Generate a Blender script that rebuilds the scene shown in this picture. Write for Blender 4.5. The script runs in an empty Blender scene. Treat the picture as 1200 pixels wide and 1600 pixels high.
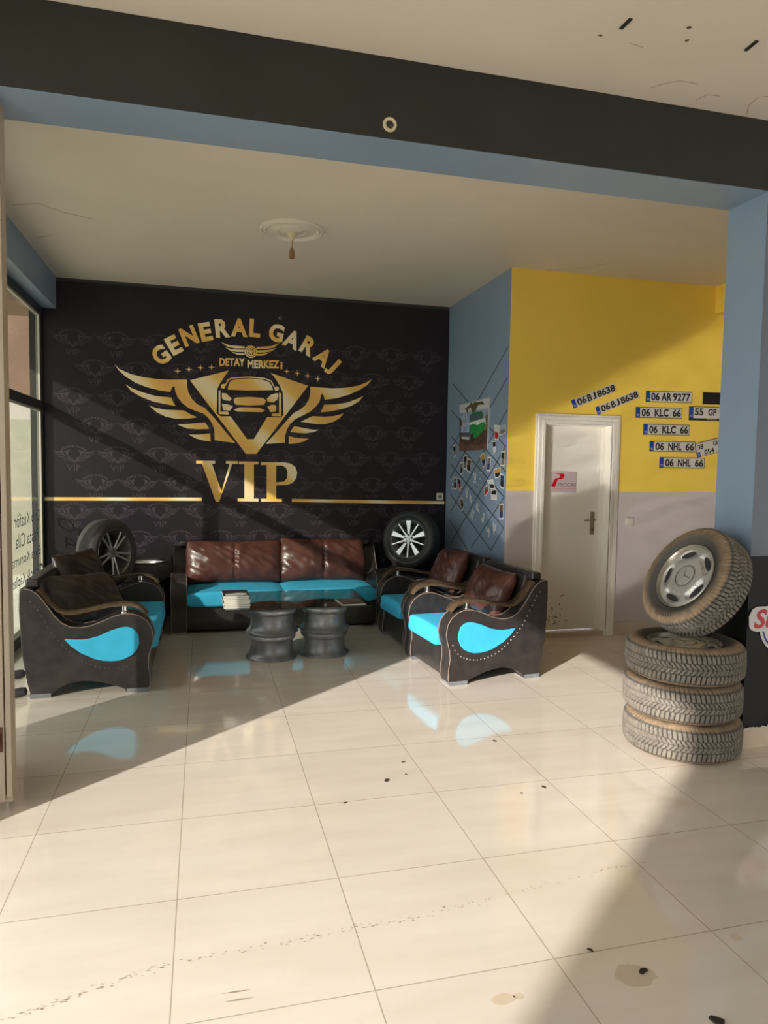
import bpy, bmesh, math, random
from mathutils import Vector, Matrix, noise
random.seed(7)
S = bpy.context.scene
COL = S.collection
PI = math.pi

# ------------------------------------------------------------------ camera
FPX, YAW, PITCH, ROLL = 1092.317, 0.25368, -0.064137, 0.01511
CAM = Vector((0.694117, -1.966243, 1.590255))
_f = Vector((math.sin(YAW)*math.cos(PITCH), math.cos(YAW)*math.cos(PITCH), math.sin(PITCH)))
_r = Vector((math.cos(YAW), -math.sin(YAW), 0)); _u = _r.cross(_f)
_c, _s = math.cos(ROLL), math.sin(ROLL)
CR, CU, CF = _r*_c + _u*_s, _u*_c - _r*_s, _f
cam = bpy.data.cameras.new('camera'); camo = bpy.data.objects.new('camera', cam); COL.objects.link(camo)
cam.sensor_fit = 'VERTICAL'; cam.sensor_height = 36; cam.sensor_width = 27; cam.lens = FPX/1600*36
cam.clip_start = 0.05; cam.clip_end = 200
m = Matrix((CR, CU, -CF)).transposed().to_4x4(); m.translation = CAM
camo.matrix_world = m
S.camera = camo

# ------------------------------------------------------------------ light
S.view_settings.view_transform = 'Standard'; S.view_settings.look = 'None'
S.view_settings.gamma = 1; S.view_settings.use_curve_mapping = False
S.view_settings.exposure = 0.56
S.cycles.diffuse_bounces = 6; S.cycles.blur_glossy = 0.0; S.cycles.sample_clamp_indirect = 20
S.cycles.use_guiding = True; S.cycles.guiding_training_samples = 64; S.cycles.transparent_max_bounces = 12
SUN_AZ, SUN_EL = math.radians(49.3), math.radians(21.5)
sd = Vector((math.sin(SUN_AZ)*math.cos(SUN_EL), math.cos(SUN_AZ)*math.cos(SUN_EL), -math.sin(SUN_EL)))
sun = bpy.data.lights.new('sun', 'SUN'); suno = bpy.data.objects.new('sun', sun); COL.objects.link(suno)
sun.energy = 5.0; sun.color = (1.0, 0.95, 0.90); sun.angle = math.radians(0.6)
suno.rotation_euler = sd.to_track_quat('-Z', 'Y').to_euler(); suno.location = (-8, -6, 7)
wd = bpy.data.worlds.new('sky'); S.world = wd; wd.use_nodes = True
bg = wd.node_tree.nodes['Background']; bg.inputs[0].default_value = (0.84, 0.93, 1.0, 1); bg.inputs[1].default_value = 3.0

# ------------------------------------------------------------------ helpers
def ray(px, py): return CF*FPX + CR*(px-600) + CU*(800-py)
def onx(px, py, x): d = ray(px, py); return CAM + d*((x-CAM.x)/d.x)
def ony(px, py, y): d = ray(px, py); return CAM + d*((y-CAM.y)/d.y)
def onz(px, py, z): d = ray(px, py); return CAM + d*((z-CAM.z)/d.z)

def lin(c): return tuple(((v/255)/12.92 if v/255 <= .04045 else ((v/255+.055)/1.055)**2.4) for v in c)
MATS = {}
def mat(name, col, rough=.6, metal=0., var=0., vscale=6., bump=0., bscale=40., coat=0., col2=None, spec=.5, detail=4):
    if name in MATS: return MATS[name]
    M = bpy.data.materials.new(name); M.use_nodes = True; nt = M.node_tree; N = nt.nodes; L = nt.links
    b = N['Principled BSDF']; b.inputs['Roughness'].default_value = rough; b.inputs['Metallic'].default_value = metal
    b.inputs['Specular IOR Level'].default_value = spec
    if coat: b.inputs['Coat Weight'].default_value = coat; b.inputs['Coat Roughness'].default_value = .08
    col = tuple(col[:3])
    if var or col2:
        tc = N.new('ShaderNodeTexCoord'); nz = N.new('ShaderNodeTexNoise'); nz.inputs['Scale'].default_value = vscale
        nz.inputs['Detail'].default_value = detail
        L.new(tc.outputs['Object'], nz.inputs['Vector'])
        rp = N.new('ShaderNodeValToRGB'); L.new(nz.outputs[0], rp.inputs[0])
        c1 = tuple(max(0, v*(1-var)) for v in col) if var else col
        c2 = tuple(col2[:3]) if col2 else tuple(min(1, v*(1+var)) for v in col)
        rp.color_ramp.elements[0].position = .35; rp.color_ramp.elements[1].position = .65
        rp.color_ramp.elements[0].color = (*c1, 1); rp.color_ramp.elements[1].color = (*c2, 1)
        L.new(rp.outputs[0], b.inputs['Base Color'])
    else: b.inputs['Base Color'].default_value = (*col, 1)
    if bump:
        tc = N.new('ShaderNodeTexCoord'); nz = N.new('ShaderNodeTexNoise'); nz.inputs['Scale'].default_value = bscale
        nz.inputs['Detail'].default_value = 5
        L.new(tc.outputs['Object'], nz.inputs['Vector'])
        bp = N.new('ShaderNodeBump'); bp.inputs['Strength'].default_value = bump; bp.inputs['Distance'].default_value = .004
        L.new(nz.outputs[0], bp.inputs['Height']); L.new(bp.outputs[0], b.inputs['Normal'])
    MATS[name] = M
    return M

class MB:
    def __init__(s): s.v = []; s.f = []
    def add(s, vs, fs):
        o = len(s.v); s.v += [Vector(p) for p in vs]; s.f += [tuple(i+o for i in f) for f in fs]; return s
    def box(s, a, b):
        x0, y0, z0 = a; x1, y1, z1 = b
        return s.add([(x0,y0,z0),(x1,y0,z0),(x1,y1,z0),(x0,y1,z0),(x0,y0,z1),(x1,y0,z1),(x1,y1,z1),(x0,y1,z1)],
                     [(0,3,2,1),(4,5,6,7),(0,1,5,4),(1,2,6,5),(2,3,7,6),(3,0,4,7)])
    def poly(s, pts): return s.add(pts, [tuple(range(len(pts)))])
    def prism(s, pts, n):
        k = len(pts); n = Vector(n); P = [Vector(p) for p in pts]
        return s.add(P + [p+n for p in P], [tuple(range(k)), tuple(range(2*k-1, k-1, -1))] + [(i, (i+1) % k, k+(i+1) % k, k+i) for i in range(k)])
    def lathe(s, prof, seg=48, close=False, M=None, fn=None):
        o = []; n = len(prof)
        for i in range(seg):
            t = 2*PI*i/seg
            for j, (r, z) in enumerate(prof):
                if fn: r = fn(t, j, r, z)
                o.append(Vector((r*math.cos(t), r*math.sin(t), z)))
        if M: o = [M @ p for p in o]
        F = []
        for i in range(seg):
            a = i*n; b = ((i+1) % seg)*n
            for j in range(n-1 if not close else n):
                k = (j+1) % n; F.append((a+j, b+j, b+k, a+k))
        return s.add(o, F)
    def tube(s, pts, r, seg=10, caps=True):
        P = [Vector(p) for p in pts]; n = len(P); R = r if isinstance(r, (list, tuple)) else [r]*n
        up = None; vs = []
        for i, p in enumerate(P):
            d = (P[min(i+1, n-1)]-P[max(i-1, 0)]).normalized()
            if up is None: up = d.orthogonal().normalized()
            up = (up - d*up.dot(d)).normalized(); sd_ = d.cross(up)
            vs += [p + (up*math.cos(2*PI*k/seg) + sd_*math.sin(2*PI*k/seg))*R[i] for k in range(seg)]
        F = [(i*seg+k, i*seg+(k+1) % seg, (i+1)*seg+(k+1) % seg, (i+1)*seg+k) for i in range(n-1) for k in range(seg)]
        if caps: F += [tuple(range(seg))[::-1], tuple((n-1)*seg+k for k in range(seg))]
        return s.add(vs, F)
    def grid(s, fn, nu, nv):
        vs = [fn(i/nu, j/nv) for i in range(nu+1) for j in range(nv+1)]
        return s.add(vs, [(i*(nv+1)+j, (i+1)*(nv+1)+j, (i+1)*(nv+1)+j+1, i*(nv+1)+j+1) for i in range(nu) for j in range(nv)])
    def text(s, t, o, ux, uz, w, h, bold=0.):
        V, F = text_geo(t, bold); o, ux, uz = Vector(o), Vector(ux).normalized(), Vector(uz).normalized()
        return s.add([o + ux*(x*w) + uz*(z*h) for x, z in V], F)
    def xf(s, M): s.v = [M @ p for p in s.v]; return s
    def build(s, name, m, parent=None, smooth=None, bevel=0, recalc=True, merge=False):
        me = bpy.data.meshes.new(name); me.from_pydata(s.v, [], s.f)
        if recalc or merge:
            bm = bmesh.new(); bm.from_mesh(me)
            if merge: bmesh.ops.remove_doubles(bm, verts=bm.verts, dist=1e-5)
            bmesh.ops.recalc_face_normals(bm, faces=bm.faces); bm.to_mesh(me); bm.free()
        if smooth is not None:
            me.shade_smooth()
            if smooth < 180: me.set_sharp_from_angle(angle=math.radians(smooth))
        o = bpy.data.objects.new(name, me); COL.objects.link(o); me.materials.append(m)
        if parent: o.parent = parent
        if bevel:
            b = o.modifiers.new('bevel', 'BEVEL'); b.width = bevel; b.segments = 3; b.limit_method = 'ANGLE'; b.angle_limit = math.radians(40)
            b.use_clamp_overlap = True
            me.shade_smooth(); me.set_sharp_from_angle(angle=math.radians(40))
        return o

_tc = {}
def text_geo(t, bold=0.):
    k = (t, bold)
    if k in _tc: return _tc[k]
    cu = bpy.data.curves.new('t', 'FONT'); cu.body = t; cu.offset = bold; cu.resolution_u = 3
    ob = bpy.data.objects.new('t', cu); COL.objects.link(ob)
    dg = bpy.context.evaluated_depsgraph_get(); dg.update()
    me = bpy.data.meshes.new_from_object(ob.evaluated_get(dg))
    V = [v.co.copy() for v in me.vertices]; F = [tuple(p.vertices) for p in me.polygons]
    bpy.data.objects.remove(ob); bpy.data.curves.remove(cu); bpy.data.meshes.remove(me)
    x0 = min(v.x for v in V); x1 = max(v.x for v in V); z0 = min(v.y for v in V); z1 = max(v.y for v in V)
    _tc[k] = ([((v.x-x0)/(x1-x0), (v.y-z0)/(z1-z0)) for v in V], F)
    return _tc[k]

def empty(name, loc=(0,0,0), rz=0.):
    o = bpy.data.objects.new(name, None); COL.objects.link(o); o.location = loc; o.rotation_euler = (0, 0, rz); o.empty_display_size = .1
    return o
def tag(o, label=None, cat=None, group=None, kind=None):
    if label: o['label'] = label
    if cat: o['category'] = cat
    if group: o['group'] = group
    if kind: o['kind'] = kind
    return o
def thing(name, label, cat, loc=(0,0,0), rz=0., group=None): return tag(empty(name, loc, rz), label, cat, group)
def struct(o): o['kind'] = 'structure'; return o

# ------------------------------------------------------------------ materials
def tile_mat():
    M = bpy.data.materials.new('floor_tiles'); M.use_nodes = True; nt = M.node_tree; N = nt.nodes; L = nt.links; b = N['Principled BSDF']
    tc = N.new('ShaderNodeTexCoord')
    br = N.new('ShaderNodeTexBrick'); br.offset = 0; br.squash = 1
    br.inputs['Scale'].default_value = 1; br.inputs['Brick Width'].default_value = .6; br.inputs['Row Height'].default_value = .6
    br.inputs['Mortar Size'].default_value = .0022; br.inputs['Mortar Smooth'].default_value = .1; br.inputs['Bias'].default_value = 0
    br.inputs['Color1'].default_value = (.76, .675, .57, 1); br.inputs['Color2'].default_value = (.73, .645, .545, 1); br.inputs['Mortar'].default_value = (.46, .38, .29, 1)
    L.new(tc.outputs['Object'], br.inputs['Vector'])
    nz = N.new('ShaderNodeTexNoise'); nz.inputs['Scale'].default_value = 2.2; nz.inputs['Detail'].default_value = 7
    mp = N.new('ShaderNodeMapping'); mp.inputs['Scale'].default_value = (.6, 3.0, 1); L.new(tc.outputs['Object'], mp.inputs[0]); L.new(mp.outputs[0], nz.inputs['Vector'])
    mx = N.new('ShaderNodeMix'); mx.data_type = 'RGBA'; mx.blend_type = 'MULTIPLY'
    rp = N.new('ShaderNodeValToRGB'); rp.color_ramp.elements[0].color = (.90, .88, .86, 1); rp.color_ramp.elements[1].color = (1, 1, 1, 1)
    rp.color_ramp.elements[0].position = .3; rp.color_ramp.elements[1].position = .6
    L.new(nz.outputs[0], rp.inputs[0]); mx.inputs[0].default_value = .8
    L.new(br.outputs['Color'], mx.inputs[6]); L.new(rp.outputs[0], mx.inputs[7]); L.new(mx.outputs[2], b.inputs['Base Color'])
    n2 = N.new('ShaderNodeTexNoise'); n2.inputs['Scale'].default_value = 5; L.new(tc.outputs['Object'], n2.inputs['Vector'])
    mr = N.new('ShaderNodeMapRange'); b.inputs['IOR'].default_value = 1.82; b.inputs['Specular IOR Level'].default_value = .85; mr.inputs[3].default_value = .055; mr.inputs[4].default_value = .085
    L.new(n2.outputs[0], mr.inputs[0]); L.new(mr.outputs[0], b.inputs['Roughness'])
    bp = N.new('ShaderNodeBump'); bp.inputs['Strength'].default_value = .4; bp.inputs['Distance'].default_value = .002; bp.invert = True
    n3 = N.new('ShaderNodeTexNoise'); n3.inputs['Scale'].default_value = 3.5; n3.inputs['Detail'].default_value = 1; L.new(tc.outputs['Object'], n3.inputs['Vector'])
    b2 = N.new('ShaderNodeBump'); b2.inputs['Strength'].default_value = 1; b2.inputs['Distance'].default_value = .0009; L.new(n3.outputs[0], b2.inputs['Height'])
    L.new(br.outputs['Fac'], bp.inputs['Height']); L.new(b2.outputs[0], bp.inputs['Normal']); L.new(bp.outputs[0], b.inputs['Normal'])
    return M
def glass_mat(name, tint, refl):
    M = bpy.data.materials.new(name); M.use_nodes = True; nt = M.node_tree; N = nt.nodes; L = nt.links
    N.remove(N['Principled BSDF']); out = N['Material Output']
    t = N.new('ShaderNodeBsdfTransparent'); t.inputs[0].default_value = (*tint, 1)
    g = N.new('ShaderNodeBsdfGlossy'); g.inputs['Roughness'].default_value = .01; g.inputs[0].default_value = (.9, .95, .93, 1)
    fr = N.new('ShaderNodeFresnel'); fr.inputs[0].default_value = refl
    ge = N.new('ShaderNodeNewGeometry'); iv = N.new('ShaderNodeMath'); iv.operation = 'SUBTRACT'; iv.inputs[0].default_value = 1; L.new(ge.outputs['Backfacing'], iv.inputs[1])
    ml = N.new('ShaderNodeMath'); ml.operation = 'MULTIPLY'; L.new(fr.outputs[0], ml.inputs[0]); L.new(iv.outputs[0], ml.inputs[1])
    mx = N.new('ShaderNodeMixShader'); L.new(ml.outputs[0], mx.inputs[0]); L.new(t.outputs[0], mx.inputs[1]); L.new(g.outputs[0], mx.inputs[2])
    L.new(mx.outputs[0], out.inputs[0])
    return M
def gold_mat():
    M = bpy.data.materials.new('gold_print'); M.use_nodes = True; nt = M.node_tree; N = nt.nodes; L = nt.links; b = N['Principled BSDF']
    b.inputs['Roughness'].default_value = .35
    tc = N.new('ShaderNodeTexCoord'); wv = N.new('ShaderNodeTexWave'); wv.wave_type = 'BANDS'; wv.bands_direction = 'DIAGONAL'
    wv.inputs['Scale'].default_value = .9; wv.inputs['Distortion'].default_value = 1.5; wv.inputs['Detail'].default_value = 1
    L.new(tc.outputs['Object'], wv.inputs[0])
    rp = N.new('ShaderNodeValToRGB'); e = rp.color_ramp.elements
    e[0].color = (.88, .48, .12, 1); e[1].color = (1, .82, .5, 1); e.new(.55).color = (.94, .60, .13, 1)
    L.new(wv.outputs[0], rp.inputs[0]); L.new(rp.outputs[0], b.inputs['Base Color'])
    return M
def rubber_mat(name, dust):
    M = bpy.data.materials.new(name); M.use_nodes = True; nt = M.node_tree; N = nt.nodes; L = nt.links; b = N['Principled BSDF']
    b.inputs['Roughness'].default_value = .75
    tc = N.new('ShaderNodeTexCoord'); nz = N.new('ShaderNodeTexNoise'); nz.inputs['Scale'].default_value = 22; nz.inputs['Detail'].default_value = 8
    L.new(tc.outputs['Object'], nz.inputs[0])
    sp = N.new('ShaderNodeSeparateXYZ'); L.new(tc.outputs['Object'], sp.inputs[0])
    cx = N.new('ShaderNodeCombineXYZ'); L.new(sp.outputs[0], cx.inputs[0]); L.new(sp.outputs[1], cx.inputs[1])
    ln = N.new('ShaderNodeVectorMath'); ln.operation = 'LENGTH'; L.new(cx.outputs[0], ln.inputs[0])
    mr = N.new('ShaderNodeMapRange'); mr.inputs[1].default_value = .235; mr.inputs[2].default_value = .29; L.new(ln.outputs['Value'], mr.inputs[0])
    az = N.new('ShaderNodeMath'); az.operation = 'ABSOLUTE'; L.new(sp.outputs[2], az.inputs[0])
    tz = N.new('ShaderNodeMapRange'); tz.inputs[1].default_value = .088; tz.inputs[2].default_value = .078; L.new(az.outputs[0], tz.inputs[0])   # 1 on the tread
    gv = N.new('ShaderNodeMapRange'); gv.inputs[1].default_value = .317; gv.inputs[2].default_value = .3135; L.new(ln.outputs['Value'], gv.inputs[0])  # 1 down in the grooves: less dust, darkened so they read deeper
    gm = N.new('ShaderNodeMath'); gm.operation = 'MULTIPLY'; L.new(tz.outputs[0], gm.inputs[0]); L.new(gv.outputs[0], gm.inputs[1])
    r0 = N.new('ShaderNodeMapRange'); r0.inputs[1].default_value = .25; r0.inputs[2].default_value = .65; r0.inputs[3].default_value = .45; L.new(nz.outputs[0], r0.inputs[0])
    ml = N.new('ShaderNodeMath'); ml.operation = 'MULTIPLY'; L.new(mr.outputs[0], ml.inputs[0]); L.new(r0.outputs[0], ml.inputs[1])
    ng = N.new('ShaderNodeMath'); ng.operation = 'MULTIPLY_ADD'; L.new(gm.outputs[0], ng.inputs[0]); ng.inputs[1].default_value = -.85; ng.inputs[2].default_value = 1
    m1 = N.new('ShaderNodeMath'); m1.operation = 'MULTIPLY'; L.new(ml.outputs[0], m1.inputs[0]); L.new(ng.outputs[0], m1.inputs[1])
    m2 = N.new('ShaderNodeMath'); m2.operation = 'MULTIPLY'; m2.inputs[1].default_value = dust; L.new(m1.outputs[0], m2.inputs[0])
    dc = N.new('ShaderNodeMix'); dc.data_type = 'RGBA'; L.new(tz.outputs[0], dc.inputs[0])
    dc.inputs[6].default_value = (.33, .225, .13, 1); dc.inputs[7].default_value = (.215, .185, .142, 1)     # ochre mud on the shoulder, grey dust on the tread
    mx = N.new('ShaderNodeMix'); mx.data_type = 'RGBA'; L.new(m2.outputs[0], mx.inputs[0])
    mx.inputs[6].default_value = (.05, .044, .038, 1); L.new(dc.outputs[2], mx.inputs[7])
    if not dust: mx.inputs[6].default_value = (.02, .02, .021, 1); b.inputs['Roughness'].default_value = .45
    L.new(mx.outputs[2], b.inputs['Base Color'])
    return M

FLOOR = tile_mat()
CEIL = mat('ceiling_paint', (.74, .66, .55), .85, var=.02, vscale=1.5, bump=.15, bscale=25)
BLUE = mat('slate_blue_paint', lin((132, 152, 172)), .42, var=.03, vscale=2, bump=.1, bscale=30)
BLACKP = mat('black_paint', lin((34, 35, 31)), .5, var=.12, vscale=3, bump=.2, bscale=30)
YELLOW = mat('yellow_paint', lin((253, 217, 92)), .45, var=.02, vscale=2)
LILAC = mat('lilac_grey_paint', lin((206, 194, 190)), .45, var=.02, vscale=2)
SKIRT = mat('skirting_tile', lin((205, 186, 165)), .2, var=.03)
WHITEP = mat('white_gloss_paint', lin((248, 242, 230)), .32, var=.02, vscale=3)
RAGGED = mat('ragged_white_filler', lin((205, 198, 185)), .8)
HALLW = mat('hall_wall_paint', (.72, .68, .62), .8)
DARKFR = mat('dark_aluminium', lin((62, 62, 58)), .4, .3)
CREAMST = mat('cream_steel', lin((168, 154, 134)), .45, var=.05, vscale=8, bump=.05)
RUST = mat('rusty_metal', lin((95, 62, 42)), .7, .4, var=.3, vscale=30)
MURAL = mat('mural_vinyl', lin((39, 34, 39)), .33, var=.10, vscale=1.5, bump=.06, bscale=8, spec=.3)
WMARK = mat('mural_watermark', lin((66, 58, 66)), .33, spec=.3)
GOLD = gold_mat()
GLASSW = glass_mat('window_glass', (.70, .70, .665), 1.5)
GLASST = glass_mat('table_glass', (.50, .62, .58), 1.5)
LEATHD = mat('black_leatherette', lin((46, 41, 39)), .38, var=.25, vscale=14, bump=.25, bscale=120)
LEATHB = mat('brown_leather', lin((78, 45, 37)), .31, var=.3, vscale=7, bump=.3, bscale=90, coat=.15)
LEATHB_SHADED = mat('shaded_brown_leather', lin((48, 38, 34)), .3, var=.3, vscale=7, bump=.3, bscale=90, coat=.15)  # brown leather of the loveseat cushions, with their shade put into the colour
TEAL = mat('turquoise_velour', lin((50, 168, 206)), .9, var=.06, vscale=9, bump=.2, bscale=150)
PIPE = mat('worn_piping', lin((120, 104, 92)), .6, var=.2, vscale=20)
STUD = mat('pale_nail_heads', lin((150, 142, 134)), .4, .3)
STUDD = mat('dark_nail_heads', lin((84, 74, 70)), .45, .3)
WOODA = mat('varnished_arm_strip', lin((78, 64, 48)), .2, var=.25, vscale=10, coat=.4)
CHROME = mat('chrome', (.8, .8, .8), .12, 1.)
FOOTM = mat('grey_foot_block', lin((112, 114, 116)), .6, var=.15, vscale=30)
VINYLB = mat('black_vinyl_sheet', (.012, .012, .013), .22, bump=.3, bscale=18)
RUBD = rubber_mat('dusty_rubber', .95)
RUBB = rubber_mat('black_rubber', .0)
RUBM = rubber_mat('worn_rubber', .05)
ALLOY = mat('silver_alloy', (.62, .62, .61), .3, .75, var=.06, vscale=10)
ALLOYD = mat('dull_alloy', lin((150, 143, 130)), .35, .7, var=.12, vscale=10)
CAPM = mat('hubcap_silver', lin((176, 172, 164)), .38, .45, var=.06, vscale=6)
DARKV = mat('vent_dark', (.015, .014, .013), .7)
STEELR = mat('grey_bare_rim', lin((124, 124, 125)), .38, .5, var=.3, vscale=9)
RIMIN = mat('brown_rim_well', lin((70, 52, 44)), .5, .3)
BRIGHTR = mat('bright_rim_lip', lin((160, 160, 158)), .35, .6, var=.2, vscale=14)
PAPER = mat('paper', lin((226, 220, 206)), .7)
WHITEPL = mat('white_plastic', lin((222, 216, 204)), .4)
PLATEW = mat('plate_white', lin((214, 208, 200)), .4)
PLATEK = mat('plate_black', (.012, .012, .012), .4)
PLATEB = mat('plate_blue', lin((22, 70, 168)), .4)

# ------------------------------------------------------------------ the setting
YB, YY, XB, XP, ZC, ZF = 5.61, 3.965, 3.385, 3.71, 3.40, 3.51
Y0, Y1 = 1.34, 1.64       # the beam and its pillars
struct(MB().box((-.95, -5.5, -.12), (9, YB+.1, 0)).build('floor', FLOOR))
struct(MB().box((-.95, Y1-.02, ZC), (9, YB+.1, ZC+.3)).build('ceiling', CEIL))
ceilf = struct(MB().box((-.95, -5.5, ZF), (9, Y0+.02, ZF+.19)).build('ceiling_front', CEIL))
beam = struct(MB().box((-.95, Y0, 3.137), (9, Y1, ZF+.1)).build('trim_1', BLUE))
MB().box((-.95, Y0-.004, 3.14), (9, Y0-.0005, ZF-.001)).build('black_paint_band', BLACKP, beam)
struct(MB().box((-.95, YB, 0), (XB+.3, YB+.12, ZC)).build('wall_back', mat('dark_wall_paint', lin((60, 60, 56)), .6)))
wbl = struct(MB().box((XB, YY+.001, 0), (XB+.3, YB, ZC)).build('wall_side_blue', BLUE))
# yellow and lilac wall with the doorway cut out
DX0, DX1, DZ = 3.752, 4.452, 2.02
wy = struct(MB().box((XB+.001, YY, 1.39), (DX0, YY+.2, ZC)).box((DX1, YY, 1.39), (6.6, YY+.2, ZC)).box((DX0, YY, DZ), (DX1, YY+.2, ZC)).build('wall_back_yellow', YELLOW))
MB().box((XB+.001, YY, 0), (DX0, YY+.2, 1.39)).box((DX1, YY, 0), (6.6, YY+.2, 1.39)).build('lilac_dado', LILAC, wy)
struct(MB().box((5.55, Y1, 3.135), (6.6, YY, ZC)).build('trim_2', YELLOW))
struct(MB().box((6.6, Y1, 0), (6.75, YY+.2, ZC)).build('wall_right', HALLW))
struct(MB().box((4.545, YY-.012, 0), (6.6, YY, .125)).box((XB+.002, YY-.012, 0), (3.66, YY, .125)).build('baseboard_yellow', SKIRT))
# right pillar and the wall it belongs to
pr = struct(MB().box((XP, Y0, 0), (9, Y1, 3.137)).build('wall_pillar_right', BLUE))
MB().box((XP-.003, Y0-.003, .11), (9, Y1+.001, 1.115)).build('black_dado', mat('black_dado_paint', lin((20, 21, 20)), .55, spec=.3), pr)
sk = MB().box((XP-.012, Y0-.014, 0), (9, Y1+.012, .112)).build('baseboard_pillar', SKIRT); struct(sk)
rg = MB()
for i in range(26):
    x = XP + i*.02; rg.add([(x, Y0-.0165, .108), (x+.021, Y0-.0165, .108), (x+.021, Y0-.0165, .118+.012*random.random()), (x, Y0-.0165, .118+.012*random.random())], [(0,1,2,3)])
rg.build('ragged_filler', RAGGED, sk)
# grey front strip of the pillar above the dado
MB().box((XP+.001, Y0-.002, 1.116), (9, Y0-.0005, 3.137)).build('grey_paint', mat('grey_blue_paint', lin((104, 110, 122)), .5), pr)
# left: shopfront line, header, pillar
struct(MB().box((-.95, 1.64, 3.095), (-.70, YB, ZC+.05)).build('trim_3', BLUE))
struct(MB().box((-.95, Y0, 0), (-.37, 2.04, 3.137)).build('wall_pillar_left', BLUE))
struct(MB().box((-.95, -5.5, 3.15), (-.85, Y0, ZF+.1)).box((-.95, -5.5, 0), (-.85, Y0, .30)).box((-.95, -5.5, 0), (-.85, -2.9, 3.2)).box((-.95, .785, .3), (-.85, Y0, 3.15)).build('wall_left_front', HALLW))
struct(MB().box((-.95, -5.6, 2.9), (9, -5.5, ZF)).box((-.95, -5.6, 0), (6.2, -5.5, 2.9)).box((8.6, -5.6, 0), (9, -5.5, 2.9)).build('wall_camera', HALLW))
struct(MB().box((9, -5.5, 0), (9.1, Y0, ZF)).build('wall_right_hall', HALLW))
# shop window of the alcove
win = struct(empty('window_1', (-.85, 3.8, 0)))
def wp(mb, name, mt, **k):
    o = mb.build(name, mt, win, **k); o.matrix_parent_inverse = Matrix.Translation((.85, -3.8, 0)); return o
fr = MB()
for y0, y1 in ((5.535, 5.61), (4.16, 4.24), (2.04, 2.11)): fr.box((-.89, y0, 0), (-.83, y1, 3.095))
for z0, z1 in ((0, .10), (2.10, 2.185), (3.02, 3.095)): fr.box((-.889, 2.11, z0), (-.831, 5.535, z1))
wp(fr, 'window_frame', DARKFR)
bd = MB()
for y0, y1 in ((4.24, 5.535), (2.11, 4.16)):
    for z0, z1 in ((.10, 2.10), (2.185, 3.02)):
        wp(MB().box((-.863, y0, z0), (-.857, y1, z1)), 'pane', GLASSW)
        bd.box((-.856, y1-.02, z0), (-.84, y1, z1)).box((-.856, y0, z1-.02), (-.84, y1-.02, z1))
wp(bd, 'glazing_bead', mat('pale_bead', lin((190, 184, 165)), .5))
lt = MB()
for s_, yy, z, w in (('Oto Kuaför', 5.48, 1.02, .95), ('Pasta Cila', 5.42, .84, .85), ('Boya Koruma', 5.50, .66, 1.08), ('Seramik Kaplama', 5.52, .48, 1.24)):
    lt.text(s_, (-.8565, yy, z), (0, -1, 0), (0, 0, 1), w, .12)
wp(lt, 'window_lettering', mat('blue_film', lin((112, 134, 150)), .6))

# folded door leaf of cream steel at the left edge, standing in front of the left pillar
dl = thing('folding_door', 'cream steel folding door leaf with rusty bolt at the left edge of the opening', 'door', (-.27, 1.45, 0))
def dp(mb, name, mt, par=dl, **k):
    o = mb.build(name, mt, par, **k); o.matrix_parent_inverse = Matrix.Translation((.27, -1.45, 0)) if par is dl else Matrix(); return o
dp(MB().box((-.36, 1.43, .05), (-.142, 1.50, 3.12)), 'door_panel', CREAMST, bevel=.004)
dp(MB().box((-.360, 1.40, .07), (-.167, 1.43, 3.12)), 'front_rail', CREAMST, bevel=.004)
dp(MB().box((-.162, 1.405, .085), (-.139, 1.428, 3.12)), 'edge_strip', CREAMST, bevel=.003)
dp(MB().box((-.192, 1.392, .30), (-.172, 1.399, .41)).box((-.186, 1.38, .325), (-.178, 1.392, .385)), 'bolt', RUST)
dp(MB().box((-.31, 1.42, .0), (-.27, 1.46, .05)), 'pivot', RUST)

# door_1 in the yellow wall
d1 = struct(empty('door_1', (4.1, YY, 0)))
def d1p(mb, name, mt, **k):
    o = mb.build(name, mt, d1, **k); o.matrix_parent_inverse = Matrix.Translation((-4.1, -YY, 0)); return o
cs = MB()
for w_, t_ in ((.088, .018), (.066, .028), (.03, .034)):
    a, b, c = DX0-w_, DX1+w_, DZ+w_
    cs.box((a, YY-t_, 0), (DX0, YY, c)).box((DX1, YY-t_, 0), (b, YY, c)).box((DX0, YY-t_, DZ), (DX1, YY, c))
cs.box((DX0, YY-.02, 0), (DX0+.012, YY+.16, DZ)).box((DX1-.012, YY-.02, 0), (DX1, YY+.16, DZ)).box((DX0+.012, YY-.02, DZ-.012), (DX1-.012, YY+.16, DZ))
d1p(cs, 'door_frame', WHITEP, bevel=.003)
d1p(MB().box((DX0+.013, YY+.085, .05), (DX1-.06, YY+.125, DZ-.014)), 'door_leaf', WHITEP, bevel=.002)
d1p(MB().box((DX1-.058, YY+.08, .05), (DX1-.013, YY+.13, DZ-.014)), 'lock_stile', WHITEP, bevel=.002)
d1p(MB().box((DX0+.012, YY-.015, 0), (DX1-.012, YY+.2, .045)), 'threshold', SKIRT)
hx = 4.33; hp = MB().box((hx-.022, YY+.076, .97), (hx+.022, YY+.085, 1.19))
d1p(hp, 'handle_plate', mat('aged_brass', lin((160, 144, 116)), .4, .25), bevel=.004)
d1p(MB().tube([(hx, YY+.078, 1.115), (hx, YY+.03, 1.115), (hx-.015, YY+.025, 1.115), (hx-.11, YY+.03, 1.112)], .009), 'door_handle', mat('aged_brass', (0,0,0)), smooth=60)
d1p(MB().lathe([(0, .0), (.009, 0), (.009, .006), (0, .006)], 16, M=Matrix.Translation((hx, YY+.076, 1.02)) @ Matrix.Rotation(PI/2, 4, 'X')), 'keyhole', PLATEK)
sc = MB()
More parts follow.
